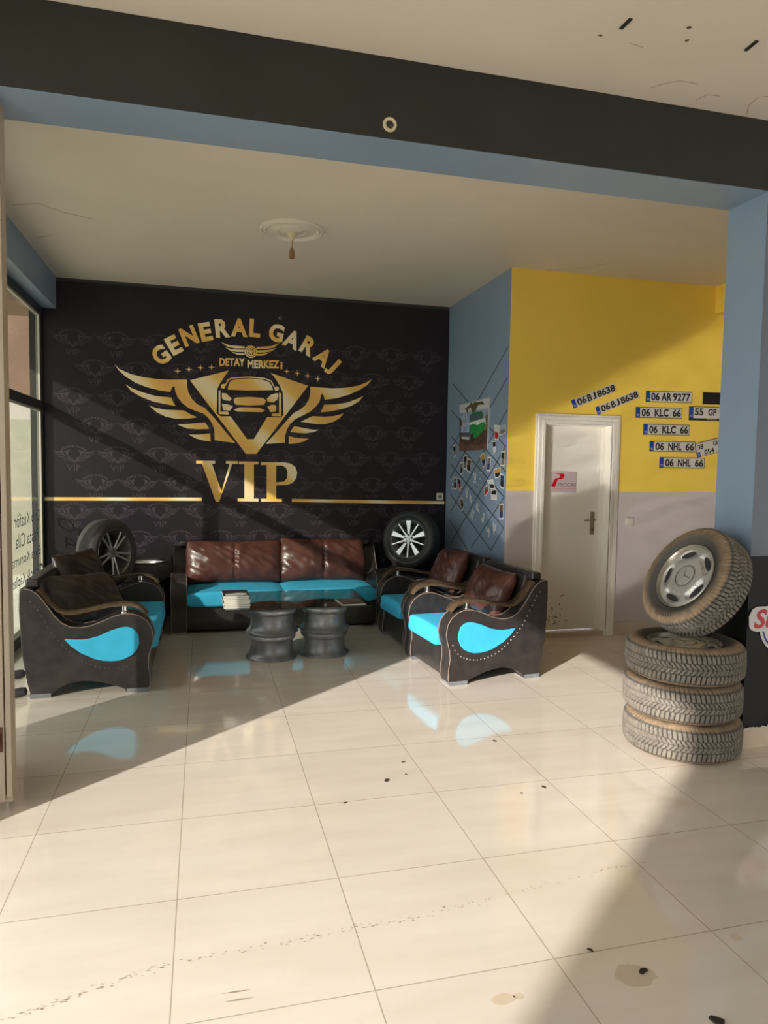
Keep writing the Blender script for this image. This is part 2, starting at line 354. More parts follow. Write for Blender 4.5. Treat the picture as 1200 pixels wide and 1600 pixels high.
for i in range(120):
    x = 3.80 + abs(random.gauss(0, .12)); z = .10 + abs(random.gauss(0, .11)); r = .002+.004*random.random(); ph = random.random()*3
    if x > DX1-.07: continue
    sc.poly([(x+r*math.cos(ph+k*1.05)*(.6+.6*random.random()), YY+.0845, z+1.8*r*math.sin(ph+k*1.05)) for k in range(6)])
d1p(sc, 'scuff_marks', mat('scuff_brown', lin((92, 76, 60)), .9), recalc=False)

# ------------------------------------------------------------------ outside
tag(MB().box((-40, -40, -.2), (-.95, 40, -.06)).build('ground', mat('pale_pavement', lin((205, 198, 180)), .9, var=.08, vscale=1)), kind='structure')
struct(MB().box((-2.2, -5, 3.15), (-.95, 6.4, 3.24)).build('trim_4', mat('canopy_wood', lin((120, 88, 62)), .7, var=.2, vscale=4)))
struct(MB().box((-6.0, -7.6, -.1), (-4.2, -6.74, 6.6)).build('neighbour_shadow_block', HALLW))  # unseen block added to cast the right floor shadow, narrowed for more bounce
nb = struct(MB().box((-9, 9.2, -.06), (-.6, 9.6, 2.2)).build('wall_neighbour_ahead', mat('pale_render', lin((168, 162, 142)), .9, var=.06)))
MB().box((-9, 9.1, 2.55), (-.6, 9.6, 6.0)).build('brown_cladding', mat('brown_cladding', lin((126, 98, 78)), .8, var=.12, vscale=2), nb)
MB().box((-9, 9.2, 2.2), (-.6, 9.6, 2.55)).build('pale_band', mat('pale_band', lin((190, 180, 168)), .9), nb)

# ------------------------------------------------------------------ marks on the floor and ceilings
fl = bpy.data.objects['floor']
def blob(mb, c, rx, ry, z, n=18, j=.35, sd_=0):
    rnd = random.Random(sd_); a0 = rnd.random()*6
    mb.poly([(c[0]+rx*math.cos(a0+2*PI*k/n)*(1-j*rnd.random()), c[1]+ry*math.sin(a0+2*PI*k/n)*(1-j*rnd.random()), z) for k in range(n)])
st = MB()
for (px, py, rx, ry, s_) in ((787, 1561, .045, .025, 1), (811, 1557, .018, .016, 2), (992, 1524, .075, .06, 3), (1150, 1465, .02, .02, 9)):
    p = onz(px, py, 0); blob(st, p, rx, ry, .0004, 26, .3, s_)
st.build('water_stain', mat('dried_stain', lin((200, 183, 159)), .35), fl, recalc=False)
sm = MB()
for a, b, n in (((0, 1597), (250, 1510), 60), ((250, 1510), (640, 1435), 70), ((640, 1435), (1010, 1345), 50)):
    for i in range(n):
        t = random.random(); px = a[0]+(b[0]-a[0])*t; py = a[1]+(b[1]-a[1])*t + random.gauss(0, 3)
        p = onz(px, py, 0); blob(sm, p, .004+.006*random.random(), .0015+.002*random.random(), .0006, 6, .5, i)
for (a, b) in (((345, 1553), (392, 1546)), ((347, 1566), (398, 1558))):
    p, q = onz(*a, .0006), onz(*b, .0006); d = (q-p); nn = Vector((-d.y, d.x, 0)).normalized()*.004
    sm.poly([p, p+d*.5-nn, q, p+d*.5+nn])
sm.build('scuff_mark', mat('floor_scuff', lin((158, 140, 118)), .6), fl, recalc=False)
slot = mat('slot_black', (.02, .018, .015), .7)
for (a, b, lb) in (((970, 44), (986, 28), 'short black strip on the front ceiling, left one of the two'), ((1165, 78), (1183, 63), 'short black strip on the front ceiling, right one by the picture edge')):
    p, q = onz(*a, ZF), onz(*b, ZF); d = q-p; n_ = Vector((-d.y, d.x, 0)).normalized()*.008
    tag(MB().prism([p-n_, q-n_, q+n_, p+n_], (0, 0, -.006)).build('ceiling_clip', slot), lb, 'clip', 'black strips on the front ceiling')
hm = MB()
for px, py in ((1077, 43), (1073, 63), (938, 55)):
    blob(hm, onz(px, py, ZF), .014, .012, ZF-.0008, 12, .5, px)
hm.build('plaster_hole', mat('hole_brown', lin((104, 86, 66)), .9), ceilf, recalc=False)
ck = MB()
for pl in ([(1015, 138), (1040, 130), (1062, 126), (1090, 131)], [(1088, 156), (1105, 148), (1125, 150)], [(1164, 190), (1170, 165), (1185, 152), (1200, 150)], [(985, 68), (1005, 74)]):
    ck.tube([onz(*p, ZF-.001) for p in pl], .0016, 5)
ck.build('hairline_crack', mat('crack_brown', lin((172, 154, 130)), .9), ceilf)
ck = MB()
for pl in ([(20, 320), (60, 318), (100, 332), (145, 342)], [(820, 425), (900, 420), (950, 412)], [(55, 372), (80, 368)]):
    ck.tube([onz(*p, ZC-.001) for p in pl], .0022, 5)
ck.build('hairline_crack', mat('crack_grey', lin((182, 168, 142)), .9), bpy.data.objects['ceiling'])

# ring in the beam
jr = thing('cable_outlet', 'white ring with a dark cable hole in the black beam', 'outlet', ony(609, 195, Y0-.004))
RX = Matrix.Rotation(PI/2, 4, 'X')
MB().lathe([(.018, 0), (.020, .008), (.030, .010), (.034, .004), (.034, 0)], 28, M=RX).build('ring', mat('cream_plastic', lin((206, 190, 158)), .6), jr, smooth=50)
MB().lathe([(0, .001), (.019, .001), (.019, .002), (0, .002)], 20, M=RX).build('hole', slot, jr)
MB().tube([(.0, -.002, -.004), (.008, -.012, -.012), (.004, -.01, -.02)], .004, 7).build('cable_end', mat('cable_brown', lin((92, 74, 60)), .7), jr, smooth=60)

# ceiling lamp
lp = thing('ceiling_lamp', 'white plaster ceiling rose with a bare lamp holder on a short cord', 'lamp', (1.358, 3.54, ZC))
MB().lathe([(0, 0), (.245, 0), (.245, -.008), (.232, -.018), (.218, -.010), (.205, -.018), (.19, -.006), (.13, -.008), (.115, -.018), (.10, -.012), (.07, -.022), (.05, -.026), (0, -.026)][::-1], 64).build('ceiling_rose', mat('plaster', (.72, .65, .54), .8), lp, smooth=40)
MB().lathe([(0, -.026), (.038, -.026), (.036, -.034), (.018, -.075), (.008, -.085), (0, -.085)], 28).build('cord_grip', mat('cream_plastic', (0,0,0)), lp, smooth=50)
MB().tube([(0, 0, -.08), (.002, 0, -.11), (0, 0, -.14)], .004, 8).build('cord', mat('cord_tan', lin((150, 124, 88)), .7), lp, smooth=60)
MB().lathe([(0, -.135), (.008, -.135), (.012, -.15), (.019, -.16), (.021, -.195), (.021, -.215), (.017, -.215), (.016, -.19), (0, -.19)], 20).build('lamp_holder', mat('brown_bakelite', lin((142, 104, 66)), .5), lp, smooth=40)

# ------------------------------------------------------------------ mural
YM = YB-.012
mu = thing('wall_mural', 'black vinyl wall mural printed with a golden winged car emblem and lettering', 'mural', (1.27, YM, 0))
MI = Matrix.Translation((-1.27, -YM, 0))
def mp_(mb, name, mt, lab=None, par=None, **k):
    k.setdefault('recalc', False)
    o = mb.build(name, mt, par or mu, **k)
    if par is None: o.matrix_parent_inverse = MI
    if lab: o['label'] = lab
    return o
mp_(MB().box((-.828, YM, .0), (XB-.003, YB-.001, 3.365)), 'backdrop', MURAL, recalc=True)
c5 = lambda x, y: (165+x/5.106, 560+y/5.106)
c6 = lambda x, y: (380+x/5.4545, 560+y/5.4545)
c2 = lambda x, y: (160+x/2.609, 460+y/2.609)
c4 = lambda x, y: (225+x/3.636, 480+y/3.636)
c8 = lambda x, y: (290+x/2.857, 700+y/2.857)
def P2(tr, L): return [ony(*tr(x, y), YM) for x, y in L]
WL = [[(70,45),(110,85),(200,125),(300,150),(400,163),(500,170),(648,170),(650,220),(660,270),(690,325),(730,365),(790,395),(850,455),(900,515),(960,590),(1035,675),(870,652),(868,570),(850,520),(820,475),(780,440),(720,420),(660,395),(610,355),(575,310),(555,260),(550,225),(535,225),(515,268),(430,255),(330,230),(240,195),(160,145),(105,95)],
      [(158,207),(215,240),(300,272),(400,300),(525,312),(535,340),(558,380),(480,365),(380,345),(280,305),(205,262)],
      [(345,375),(400,395),(480,410),(625,415),(680,448),(735,470),(650,482),(560,482),(480,465),(410,432)],
      [(570,525),(650,523),(795,510),(828,562),(740,565),(660,560),(610,545)],
      [(662,607),(740,607),(835,598),(838,662),(780,655),(720,638)]]
WR = [[(570,240),(650,248),(760,255),(880,250),(980,232),(1050,205),(1100,175),(1060,225),(990,270),(900,310),(800,338),(695,353),(685,320),(670,300),(660,330),(650,370),(620,410),(570,455),(500,490),(440,520),(400,560),(370,610),(358,660),(355,718),(190,730),(300,610),(370,530),(430,465),(480,440),(530,400),(560,350),(572,290)],
      [(690,395),(780,392),(880,378),(960,350),(1025,320),(985,368),(920,405),(840,432),(740,452),(660,460)],
      [(590,492),(680,497),(770,492),(855,470),(820,510),(770,540),(700,560),(620,560),(490,540)],
      [(435,577),(520,595),(590,607),(650,608),(600,628),(530,638),(470,635),(400,627)],
      [(388,660),(450,678),(560,685),(510,710),(450,725),(388,730)]]
VE = [(357,350),(515,310),(497,335),(480,362),(468,385),(466,485),(482,497),(522,497),(590,590),(617,590),(672,500),(728,502),(738,490),(735,400),(722,370),(700,335),(686,320),(838,373),(628,650),(585,650)]
off = Vector((0, -.0012, 0))
wingL = [P2(c5, L) for L in WL]; wingR = [P2(c6, L) for L in WR]; vE = P2(c2, VE)
for nm, ws in (('wing', wingL), ('wing', wingR)):
    b_ = MB()
    for w_ in ws: b_.poly([p+off for p in w_])
    mp_(b_, nm, GOLD)
mp_(MB().poly([p+off for p in vE]), 'chevron_emblem', GOLD)
ce = MB()
for L in ([(510,388),(516,362),(527,350),(560,345),(600,343),(650,347),(680,358),(690,372),(696,390),(600,392)],
          [(487,402),(505,404),(527,425),(520,434),(500,432),(488,425)], [(673,437),(670,425),(688,408),(712,402),(718,412),(712,430),(695,440)],
          [(487,446),(510,448),(532,456),(520,474),(492,472)], [(672,458),(690,450),(708,452),(706,478),(686,480)],
          [(536,426),(546,420),(600,418),(655,422),(667,432),(660,450),(600,453),(545,450),(536,440)],
          [(536,470),(560,460),(640,462),(664,474),(650,480),(550,478)],
          [(474,394),(481,390),(481,478),(512,478),(516,490),(474,488)], [(720,400),(728,404),(728,497),(690,496),(692,486),(720,486)],
          [(484,368),(496,364),(503,372),(497,384),(484,382)], [(700,380),(708,374),(720,380),(718,392),(704,394)],
          [(497,372),(512,345),(530,338),(600,335),(660,340),(690,352),(706,384),(702,385),(686,356),(660,345),(600,340),(532,343),(516,350),(502,374)]):
    ce.poly([p+off*1.4 for p in P2(c2, L)])
mp_(ce, 'car_emblem', GOLD)
def letter(mb, ch, c, ang, w, h, bold):
    a = math.radians(ang); ux = Vector((math.cos(a), 0, math.sin(a))); uz = Vector((-math.sin(a), 0, math.cos(a)))
    mb.text(ch, c - ux*w/2 - uz*h/2, ux, uz, w, h, bold)
gg = MB()
for ch, x, y, a, w_ in (('G',95,272,36,.155),('E',170,215,30,.12),('N',256,163,22,.155),('E',350,140,13,.12),('R',445,120,6,.145),('A',541,116,0,.17),('L',630,119,-3,.115),
                     ('G',752,146,-11,.155),('A',842,183,-21,.17),('R',935,222,-29,.145),('A',1018,283,-37,.17),('J',1072,335,-42,.085)):
    letter(gg, ch, ony(*c4(x, y), YM)+off, a, w_, .19 if ch != 'J' else .21, .045)
mp_(gg, 'arched_lettering', GOLD, 'gold arched GENERAL GARAJ lettering')
dm = MB(); a_ = ony(*c4(428, 330), YM)+off; b_ = ony(*c4(574, 340), YM)+off
for t_, x0, x1, y in (('DETAY', 428, 574, 334), ('MERKEZ', 588, 768, 346)):
    a_ = ony(*c4(x0, y), YM)+off; b_ = ony(*c4(x1, y+2), YM)+off; u_ = b_-a_
    dm.text(t_, a_, u_, (0,0,1), u_.length, .084, .04)
a_ = ony(*c4(775, 352), YM)+off; dm.text('i', a_, (1,0,0), (0,0,1), .022, .075, .02)
mp_(dm, 'subtitle_lettering', GOLD, 'gold DETAY MERKEZi lettering')
se = MB(); c0 = ony(*c2(605, 234), YM)+off
def ring(mb, c, r0, r1, n=32):
    mb.grid(lambda u, v: c + Vector((math.cos(2*PI*u), 0, math.sin(2*PI*u)))*(r0+(r1-r0)*v), n, 1)
ring(se, c0, .052, .064); ring(se, c0, .036, .046); ring(se, c0, .001, .014)
for k in range(10):
    a = 2*PI*k/10; d = Vector((math.cos(a), 0, math.sin(a))); e = Vector((-d.z, 0, d.x))*.004
    se.poly([c0+d*.012-e, c0+d*.038-e, c0+d*.038+e, c0+d*.012+e])
for L in ([(485,195),(520,208),(578,212),(582,220),(540,220),(510,214)], [(500,216),(530,224),(580,226),(578,234),(545,234),(518,228)], [(522,232),(550,239),(578,240),(582,247),(550,246)]):
    se.poly([p+off for p in P2(c2, L)])
    se.poly([p+off for p in P2(c2, [(1208-x, y+ (y-195)*.0+3) for x, y in L][::-1])])
mp_(se, 'wheel_emblem', GOLD)
for x, y in ((307,313),(353,306),(400,299),(445,297),(752,314),(795,322),(837,332),(878,344)):
    c = ony(*c2(x, y), YM)+off; L = []
    for k in range(8): r = .036 if k % 2 == 0 else .0085; L.append(c+Vector((math.sin(PI*k/4)*r, 0, math.cos(PI*k/4)*r)))
    mp_(MB().poly(L), 'star', GOLD)
vp = MB()
VV = [[(47,57),(132,57),(132,70),(118,70),(160,195),(196,70),(180,70),(180,58),(234,59),(234,71),(208,71),(150,240),(135,240),(73,70),(47,70)],
      [(238,60),(325,61),(325,73),(305,73),(305,226),(325,226),(325,239),(232,238),(232,225),(262,225),(262,72),(238,72)],
      [(337,63),(440,64),(470,70),(490,85),(498,108),(494,135),(478,155),(455,165),(404,167),(404,227),(430,227),(430,240),(337,239),(337,226),(362,226),(362,76),(337,76)]]
for L in VV: vp.poly([p+off for p in P2(c8, L)])
mp_(vp, 'large_lettering', GOLD, 'large gold VIP lettering')
# the eye of the P, in the mural's own black
mp_(MB().poly([p+off*1.6 for p in P2(c8, [(404,78),(430,78),(448,88),(455,108),(452,135),(438,150),(404,153)])]), 'letter_eye', MURAL)
for a, b in (((66, 779.5), (315, 780)), ((456, 782), (694, 785.5))):
    p, q = ony(*a, YM)+off, ony(*b, YM)+off
    mp_(MB().poly([p+Vector((0,0,-.017)), q+Vector((0,0,-.017)), q+Vector((0,0,.017)), p+Vector((0,0,.017))]), 'gold_line', GOLD)
# small repeated watermark emblems
cen = ony(385, 640, YM); wm = MB(); SCL = .155
base = [[(p-cen)*SCL for p in w_] for w_ in wingL+wingR+[vE]]
bz = Vector((-.03, 0, -.3*.5))
def emblem(c):
    for w_ in base: wm.poly([c+p for p in w_])
    wm.text('VIP', c+Vector((-.065, 0, -.15)), (1,0,0), (0,0,1), .13, .06, .01)
    n = 9
    for k in range(n):
        a = math.radians(50-100*k/(n-1)); cc = c+Vector((-math.sin(a)*.14, 0, math.cos(a)*.10-.005))
        ux = Vector((math.cos(a*.7), 0, math.sin(a*.7))); uz = Vector((-ux.z, 0, ux.x))
        wm.poly([cc-ux*.010-uz*.009, cc+ux*.010-uz*.009, cc+ux*.010+uz*.009, cc-ux*.010+uz*.009])
c1 = ony(115, 712, YM); c3 = ony(183, 713, YM); dx = c3.x-c1.x; dz = c1.z-ony(147, 757, YM).z
for j in range(-4, 7):
    for i in range(-1, 11):
        x = c1.x + i*dx + (0 if j % 2 == 0 else dx/2); z = c1.z - j*dz
        if -.66 < x < 3.22 and .5 < z < 3.2: emblem(Vector((x, YM-.0006, z)))
mp_(wm, 'watermark_pattern', WMARK)
# cable stub above the lettering and socket on the gold line
cs_ = thing('cable_stub', 'small grey cable stub poking out of the mural above the letter G', 'cable', ony(438, 497, YM))
MB().lathe([(0, 0), (.02, 0), (.018, .006), (0, .006)], 16, M=RX).build('grommet', mat('grey_plastic', lin((120, 112, 106)), .5), cs_)
MB().tube([(0, -.005, 0), (.006, -.03, .004), (.012, -.035, -.02)], .006, 8).build('wire', slot, cs_, smooth=60)
so = ony(687, 776, YM)
sk_ = thing('wall_socket', 'white wall socket on the gold line at the mural right end', 'socket', so)
MB().box((-.04, -.014, -.042), (.04, 0, .042)).build('cover', WHITEPL, sk_, bevel=.006)
MB().lathe([(0, .0135), (.022, .0135), (.022, .0155), (0, .0155)], 24, M=RX).build('socket_well', mat('grey_plastic', (0,0,0)), sk_)
sw_ = thing('light_switch', 'white light switch on the lilac wall right of the door', 'switch', ony(983, 815, YY))
MB().box((-.042, -.012, -.042), (.042, 0, .042)).build('cover', WHITEPL, sw_, bevel=.005)
MB().box((-.027, -.017, -.03), (.027, -.0125, .03)).build('rocker', WHITEPL, sw_, bevel=.003)

# ------------------------------------------------------------------ blue wall: tape lattice, pictures
XW = XB-.001
k3 = lambda x, y: (700+x/6.4, 600+y/6.4)
k4 = lambda x, y: (700+x/10, 690+y/10)
tl = MB()
for A, B in (((50,0),(575,625)), ((35,265),(580,880)), ((35,525),(562,1130)), ((25,800),(557,1440)), ((20,1095),(430,1665)), ((15,1360),(190,1650)),
             ((600,-370),(30,645)), ((597,-70),(20,940)), ((597,245),(20,1290)), ((580,620),(25,1600)), ((562,1130),(230,1640)), ((556,1440),(430,1660))):
    p, q = onx(*k3(*A), XW), onx(*k3(*B), XW); d = (q-p).normalized(); n_ = Vector((0, -d.z, d.y))*.0075
    tl.prism([p-n_, q-n_, q+n_, p+n_], (-.0008, 0, 0))
tl.build('tape_lattice', mat('grey_tape', lin((84, 90, 96)), .6), wbl)
gr = MB()
def scrib(pts, w=.006):
    P = [onx(*k4(x, y), XW-.001) for x, y in pts]
    for a, b in zip(P, P[1:]):
        d = (b-a).normalized(); n_ = Vector((0, -d.z, d.y))*w
        gr.poly([a-n_, b-n_, b+n_, a+n_])
for L in ([(405,485),(418,600)], [(435,490),(430,600)], [(400,610),(410,650)], [(420,600),(438,655)],
          [(285,720),(280,800),(300,885)], [(315,720),(300,800),(280,860)], [(345,820),(340,900),(370,960)], [(350,840),(375,940)],
          [(395,1055),(365,1130),(355,1190)], [(410,1090),(375,1200),(385,1230)], [(445,980),(440,1040),(470,1090)], [(470,960),(465,1040),(490,1110)],
          [(550,1110),(545,1200),(525,1220)], [(565,1120),(550,1270)], [(520,1200),(545,1270)],
          [(600,1330),(600,1390),(640,1410)], [(625,1340),(645,1400),(630,1500)], [(705,1270),(710,1370),(715,1460)], [(735,1290),(735,1380),(710,1400)]):
    scrib(L, .009)
for x, y in ((488,485),(523,485),(500,580),(478,670),(520,672),(50,600),(78,575),(65,660),(60,730),(90,715)):
    scrib([(x-5, y), (x+7, y+6)], .008)
gr.build('glue_residue', mat('dried_glue', lin((222, 222, 220)), .7), wbl, recalc=False)

def quad_on_wall(pts, off_=.003):
    return [onx(px, py, XB) - Vector((off_, 0, 0)) for px, py in pts]
def shrink(Q, k): c = sum(Q, Vector())/4; return [c+(p-c)*k for p in Q]
def bil(Q, u, v): return (Q[0]*(1-u)+Q[1]*u)*(1-v) + (Q[3]*(1-u)+Q[2]*u)*v
inks = [mat('ink_'+n, lin(c), .35) for n, c in (('black', (38, 38, 42)), ('grey', (120, 118, 116)), ('red', (186, 40, 40)), ('navy', (48, 62, 110)), ('brown', (110, 84, 62)), ('amber', (196, 150, 60)), ('white', (206, 206, 204)), ('sky', (150, 170, 190)))]
IK = dict(zip(('black', 'grey', 'red', 'navy', 'brown', 'amber', 'white', 'sky'), inks))
snaps = [
 (k4, [(75,70),(125,45),(132,200),(100,262)], 'black', 'grey', 'small car cut-out at the far left below the poster corner'),
 (k4, [(190,330),(240,320),(235,500),(195,525)], 'grey', 'black', 'leftmost cut-out of the trio just below the poster'),
 (k4, [(248,225),(300,205),(300,430),(252,437)], 'black', 'grey', 'middle cut-out of the trio just below the poster'),
 (k4, [(305,260),(375,280),(345,498),(295,450)], 'brown', 'black', 'tilted brown cut-out, right of the trio below the poster'),
 (k4, [(500,220),(570,170),(600,350),(555,415)], 'amber', 'navy', 'tilted amber and navy cut-out under the poster right corner'),
 (k4, [(620,240),(675,240),(660,465),(608,460)], 'grey', 'navy', 'upright grey and navy cut-out right of the amber one'),
 (k3, [(445,570),(484,570),(481,670),(460,710)], 'black', 'white', 'dark cut-out right of the poster, below the joined pair'),
 (k4, [(838,150),(895,150),(888,390),(825,385)], 'black', 'grey', 'tall dark cut-out by the yellow wall edge, highest there'),
 (k4, [(718,430),(830,400),(815,555),(740,580)], 'amber', 'black', 'tilted amber and black cut-out below the tall dark one'),
 (k4, [(825,495),(885,520),(880,750),(815,710)], 'navy', 'black', 'navy cut-out by the yellow wall edge, second from bottom'),
 (k4, [(95,560),(138,545),(138,745),(92,745)], 'grey', 'black', 'black and grey cut-out at the left, touching a red one'),
 (k4, [(148,560),(205,590),(208,720),(180,775)], 'black', 'red', 'red car cut-out at the left of the blue wall'),
 (k4, [(608,600),(705,590),(745,740),(670,745)], 'white', 'black', 'tilted cut-out above the lowest one of the right cluster'),
 (k4, [(560,720),(630,670),(650,770),(575,865)], 'grey', 'red', 'red car cut-out in the right cluster'),
 (k4, [(675,760),(765,745),(768,915),(680,905)], 'black', 'white', 'lowest black and white cut-out of the right cluster'),
 (k4, [(185,900),(230,870),(258,1010),(222,1095)], 'brown', 'black', 'dark pointed cut-out alone at the lower left'),
 (k4, [(805,970),(870,970),(868,1218),(803,1215)], 'brown', 'navy', 'lowest cut-out by the yellow wall edge'),
 (k3, [(465,408),(515,412),(507,565),(470,560)], 'white', 'red', 'upright pale cut-out, left of the joined pair beside the poster'),
 (k3, [(516,425),(580,405),(578,495),(520,515)], 'sky', 'grey', 'wide cut-out, right of the joined pair beside the poster')]
for i, (tr, L, ca, cb, lb) in enumerate(snaps):
    Q = quad_on_wall([tr(x, y) for x, y in L], .002 + .0004*(i % 4)); 
    o_ = tag(empty('photo_cutout', sum(Q, Vector())/4), lb, 'picture', 'car photo cut-outs on the blue wall')
    T = Matrix.Translation(-(sum(Q, Vector())/4))
    n_ = Vector((-.0008, 0, 0))
    MB().prism([T@p for p in Q], n_).build('paper', PAPER, o_)
    q = [T@p + n_*1.3 for p in shrink(Q, .84)]
    a = MB().poly([bil(q,0,0), bil(q,1,0), bil(q,1,.55), bil(q,.6,.45), bil(q,.3,.5), bil(q,0,.4)]); a.build('print', IK[ca], o_, recalc=False)
    b = MB().poly([bil(q,0,.4), bil(q,.3,.5), bil(q,.6,.45), bil(q,1,.55), bil(q,1,.9), bil(q,.5,1), bil(q,0,.95)]); b.build('print', IK[cb], o_, recalc=False)

Q = [onx(px, py, XB-.018) for px, py in ((718, 633), (764, 621), (760.5, 702), (718, 705))]
pc = sum(Q, Vector())/4
po = thing('canvas_picture', 'canvas picture of a green and white classic car under a palm', 'picture', pc)
q = [p-pc for p in Q]
MB().prism(q, (.016, 0, 0)).build('canvas', mat('canvas_sky', lin((192, 194, 194)), .7), po)
lay = [0]
def pic(pts, col, nm):
    lay[0] += 1
    MB().poly([bil(q, u, v)-Vector((.0003+.0002*lay[0], 0, 0)) for u, v in pts]).build(nm, mat('paint_'+nm, lin(col), .7, var=.25, vscale=25), po, recalc=False)
pic([(0,.18),(1,.2),(1,.42),(0,.42)], (148, 162, 182), 'sea')
pic([(0,.62),(.4,.66),(1,.5),(1,1),(0,1)], (84, 62, 50), 'cobble_ground')
pic([(0,.26),(.1,.36),(.12,.62),(0,.64)], (88, 74, 54), 'left_bush')
pic([(.88,.38),(1,.3),(1,.62),(.85,.62)], (120, 110, 70), 'right_bush')
pic([(.2,.1),(.35,.06),(.42,.0),(.5,.05),(.55,.0),(.62,.04),(.8,.04),(.88,.12),(.76,.1),(.66,.1),(.62,.16),(.58,.22),(.45,.22),(.43,.12),(.34,.12),(.3,.22)], (92, 82, 52), 'palm_crown')
pic([(.40,.26),(.5,.22),(.8,.24),(.86,.4),(.36,.42)], (30, 110, 62), 'green_roof')
pic([(.42,.28),(.76,.28),(.8,.38),(.4,.39)], (70, 92, 98), 'car_glass')
pic([(.34,.42),(.92,.38),(.94,.5),(.7,.55),(.45,.5)], (208, 210, 206), 'white_band')
pic([(.36,.48),(.5,.46),(.66,.5),(.8,.46),(.93,.46),(.9,.6),(.72,.72),(.56,.76),(.5,.64),(.44,.64),(.38,.72)], (34, 140, 66), 'green_body')
pic([(.05,.46),(.32,.42),(.38,.5),(.38,.62),(.06,.6)], (150, 166, 192), 'car_bonnet')
pic([(.06,.6),(.4,.62),(.44,.7),(.36,.78),(.1,.74)], (84, 84, 88), 'car_grille')
pic([(.08,.69),(.4,.72),(.38,.77),(.1,.74)], (190, 190, 190), 'chrome_bumper')
pic([(.43,.7),(.48,.64),(.54,.7),(.53,.8),(.47,.84),(.43,.8)], (60, 56, 54), 'front_wheel')
pic([(0,.85),(.15,.8),(.3,.9),(.5,.86),(.7,.92),(1,.86),(1,1),(0,1)], (112, 78, 60), 'red_stones')

# ------------------------------------------------------------------ plates on the yellow wall
c7 = lambda x, y: (820+x/3.75, 560+y/3.75)
def frame_of(L, y):
    tl_, tr_, br_, bl_ = [ony(*c7(a, b), y) for a, b in L]
    u = ((tr_-tl_)+(br_-bl_)); w = u.length/2; u.normalize(); v = Vector((-u.z, 0, u.x)); h = ((tl_-bl_).dot(v)+(tr_-br_).dot(v))/2
    c = (tl_+tr_+br_+bl_)/4
    return c, u, v, w, h
def plate(L, segs, lb, two=False, holder=False, edge=True):
    c, u, v, w, h = frame_of(L, YY-.004)
    o = thing('number_plate', lb, 'number plate', c, 0, 'number plates on the yellow wall')
    n_ = Vector((0, -1, 0))
    def rect(a0, a1, b0, b1, d, t, nm, mt):
        return MB().prism([u*a0+v*b0+n_*d, u*a1+v*b0+n_*d, u*a1+v*b1+n_*d, u*a0+v*b1+n_*d], n_*t).build(nm, mt, o)
    if holder:
        rect(-w/2, w/2, -h/2, h/2, 0, .006, 'plate_holder', PLATEK)
        rect(-w/2+.006, w/2-.006, -h/2+.022, h/2-.005, .006, .002, 'plate_sheet', PLATEW)
        hb0, hb1, d0 = -h/2+.022, h/2-.005, .008
        MB().text('GARAJ KILIC', u*(-w*.12)+v*(-h/2+.005)+n_*.0065, u, v, w*.22, .011, .0).build('holder_lettering', PLATEW, o, recalc=False)
    else:
        if edge: rect(-w/2, w/2, -h/2, h/2, 0, .002, 'plate_border', PLATEK)
        rect(-w/2+.005, w/2-.005, -h/2+.005, h/2-.005, .002, .001, 'plate_sheet', PLATEW)
        hb0, hb1, d0 = -h/2+.005, h/2-.005, .003
    if two: rect(-w/2+.005, -w/2+.042, hb0, hb0+.045, d0, .0006, 'blue_band', PLATEB)
    else: rect(-w/2+.005, -w/2+.045, hb0, hb1, d0, .0006, 'blue_band', PLATEB)
    MB().text('TR', u*(-w/2+.011)+v*(hb0+.010)+n_*(d0+.001), u, v, .026, .020, .01).build('country_letters', PLATEW, o, recalc=False)
    for s_, a0, a1, b0, b1 in segs:
        t = MB(); t.text(s_, u*(-w/2+a0*w)+v*(-h/2+b0*h)+n_*(d0+.0012), u, v, (a1-a0)*w, (b1-b0)*h, .032)
        t.build('plate_lettering', PLATEK, o, recalc=False)
    return o
B0, B1 = .14, .87
bj = [('06', .12, .32, B0, B1), ('B', .35, .445, B0, B1), ('J', .465, .54, B0, B1), ('8638', .57, .97, B0, B1)]
plate([(265,245),(527,140),(540,193),(285,298)], bj, 'upper of two tilted white number plates reading 06 BJ8638', edge=False)
plate([(408,285),(660,180),(676,230),(424,336)], bj, 'lower of two tilted white number plates, just above the door corner', edge=False)
plate([(710,190),(980,198),(978,262),(708,255)], [('06', .11, .29, B0, B1), ('AR', .33, .55, B0, B1), ('9277', .58, .96, B0, B1)], 'white number plate reading 06 AR9277, topmost of the level plates')
klc = [('06', .12, .30, B0, B1), ('KLC', .40, .70, B0, B1), ('66', .79, .97, B0, B1)]
plate([(652,284),(922,292),(920,352),(648,348)], klc, 'upper number plate reading 06 KLC 66, left of the plate in a black holder')
plate([(697,384),(967,390),(960,452),(692,447)], klc, 'lower number plate reading 06 KLC 66, third level plate down')
nhl = [('06', .12, .31, B0, B1), ('NHL', .40, .69, B0, B1), ('66', .78, .97, B0, B1)]
plate([(732,483),(1000,490),(996,549),(730,546)], nhl, 'upper number plate reading 06 NHL 66, touching the tilted two-line plate')
plate([(790,578),(1054,585),(1050,645),(787,641)], nhl, 'lowest number plate of all, reading 06 NHL 66')
plate([(995,500),(1142,463),(1152,545),(1012,582)], [('38', .08, .30, .52, .86), ('GH', .70, .94, .52, .86), ('054', .30, .70, .08, .42)], 'small tilted two-line number plate reading 38 GH 054', two=True)
plate([(963,282),(1232,290),(1230,370),(960,362)], [('55', .11, .30, .36, .88), ('GP', .40, .58, .36, .88), ('6', .72, .82, .36, .88)], 'number plate 55 GP in a black holder, half hidden by the pillar', holder=True)
c, u, v, w, h = frame_of([(1042,200),(1310,207),(1308,276),(1040,268)], YY-.004)
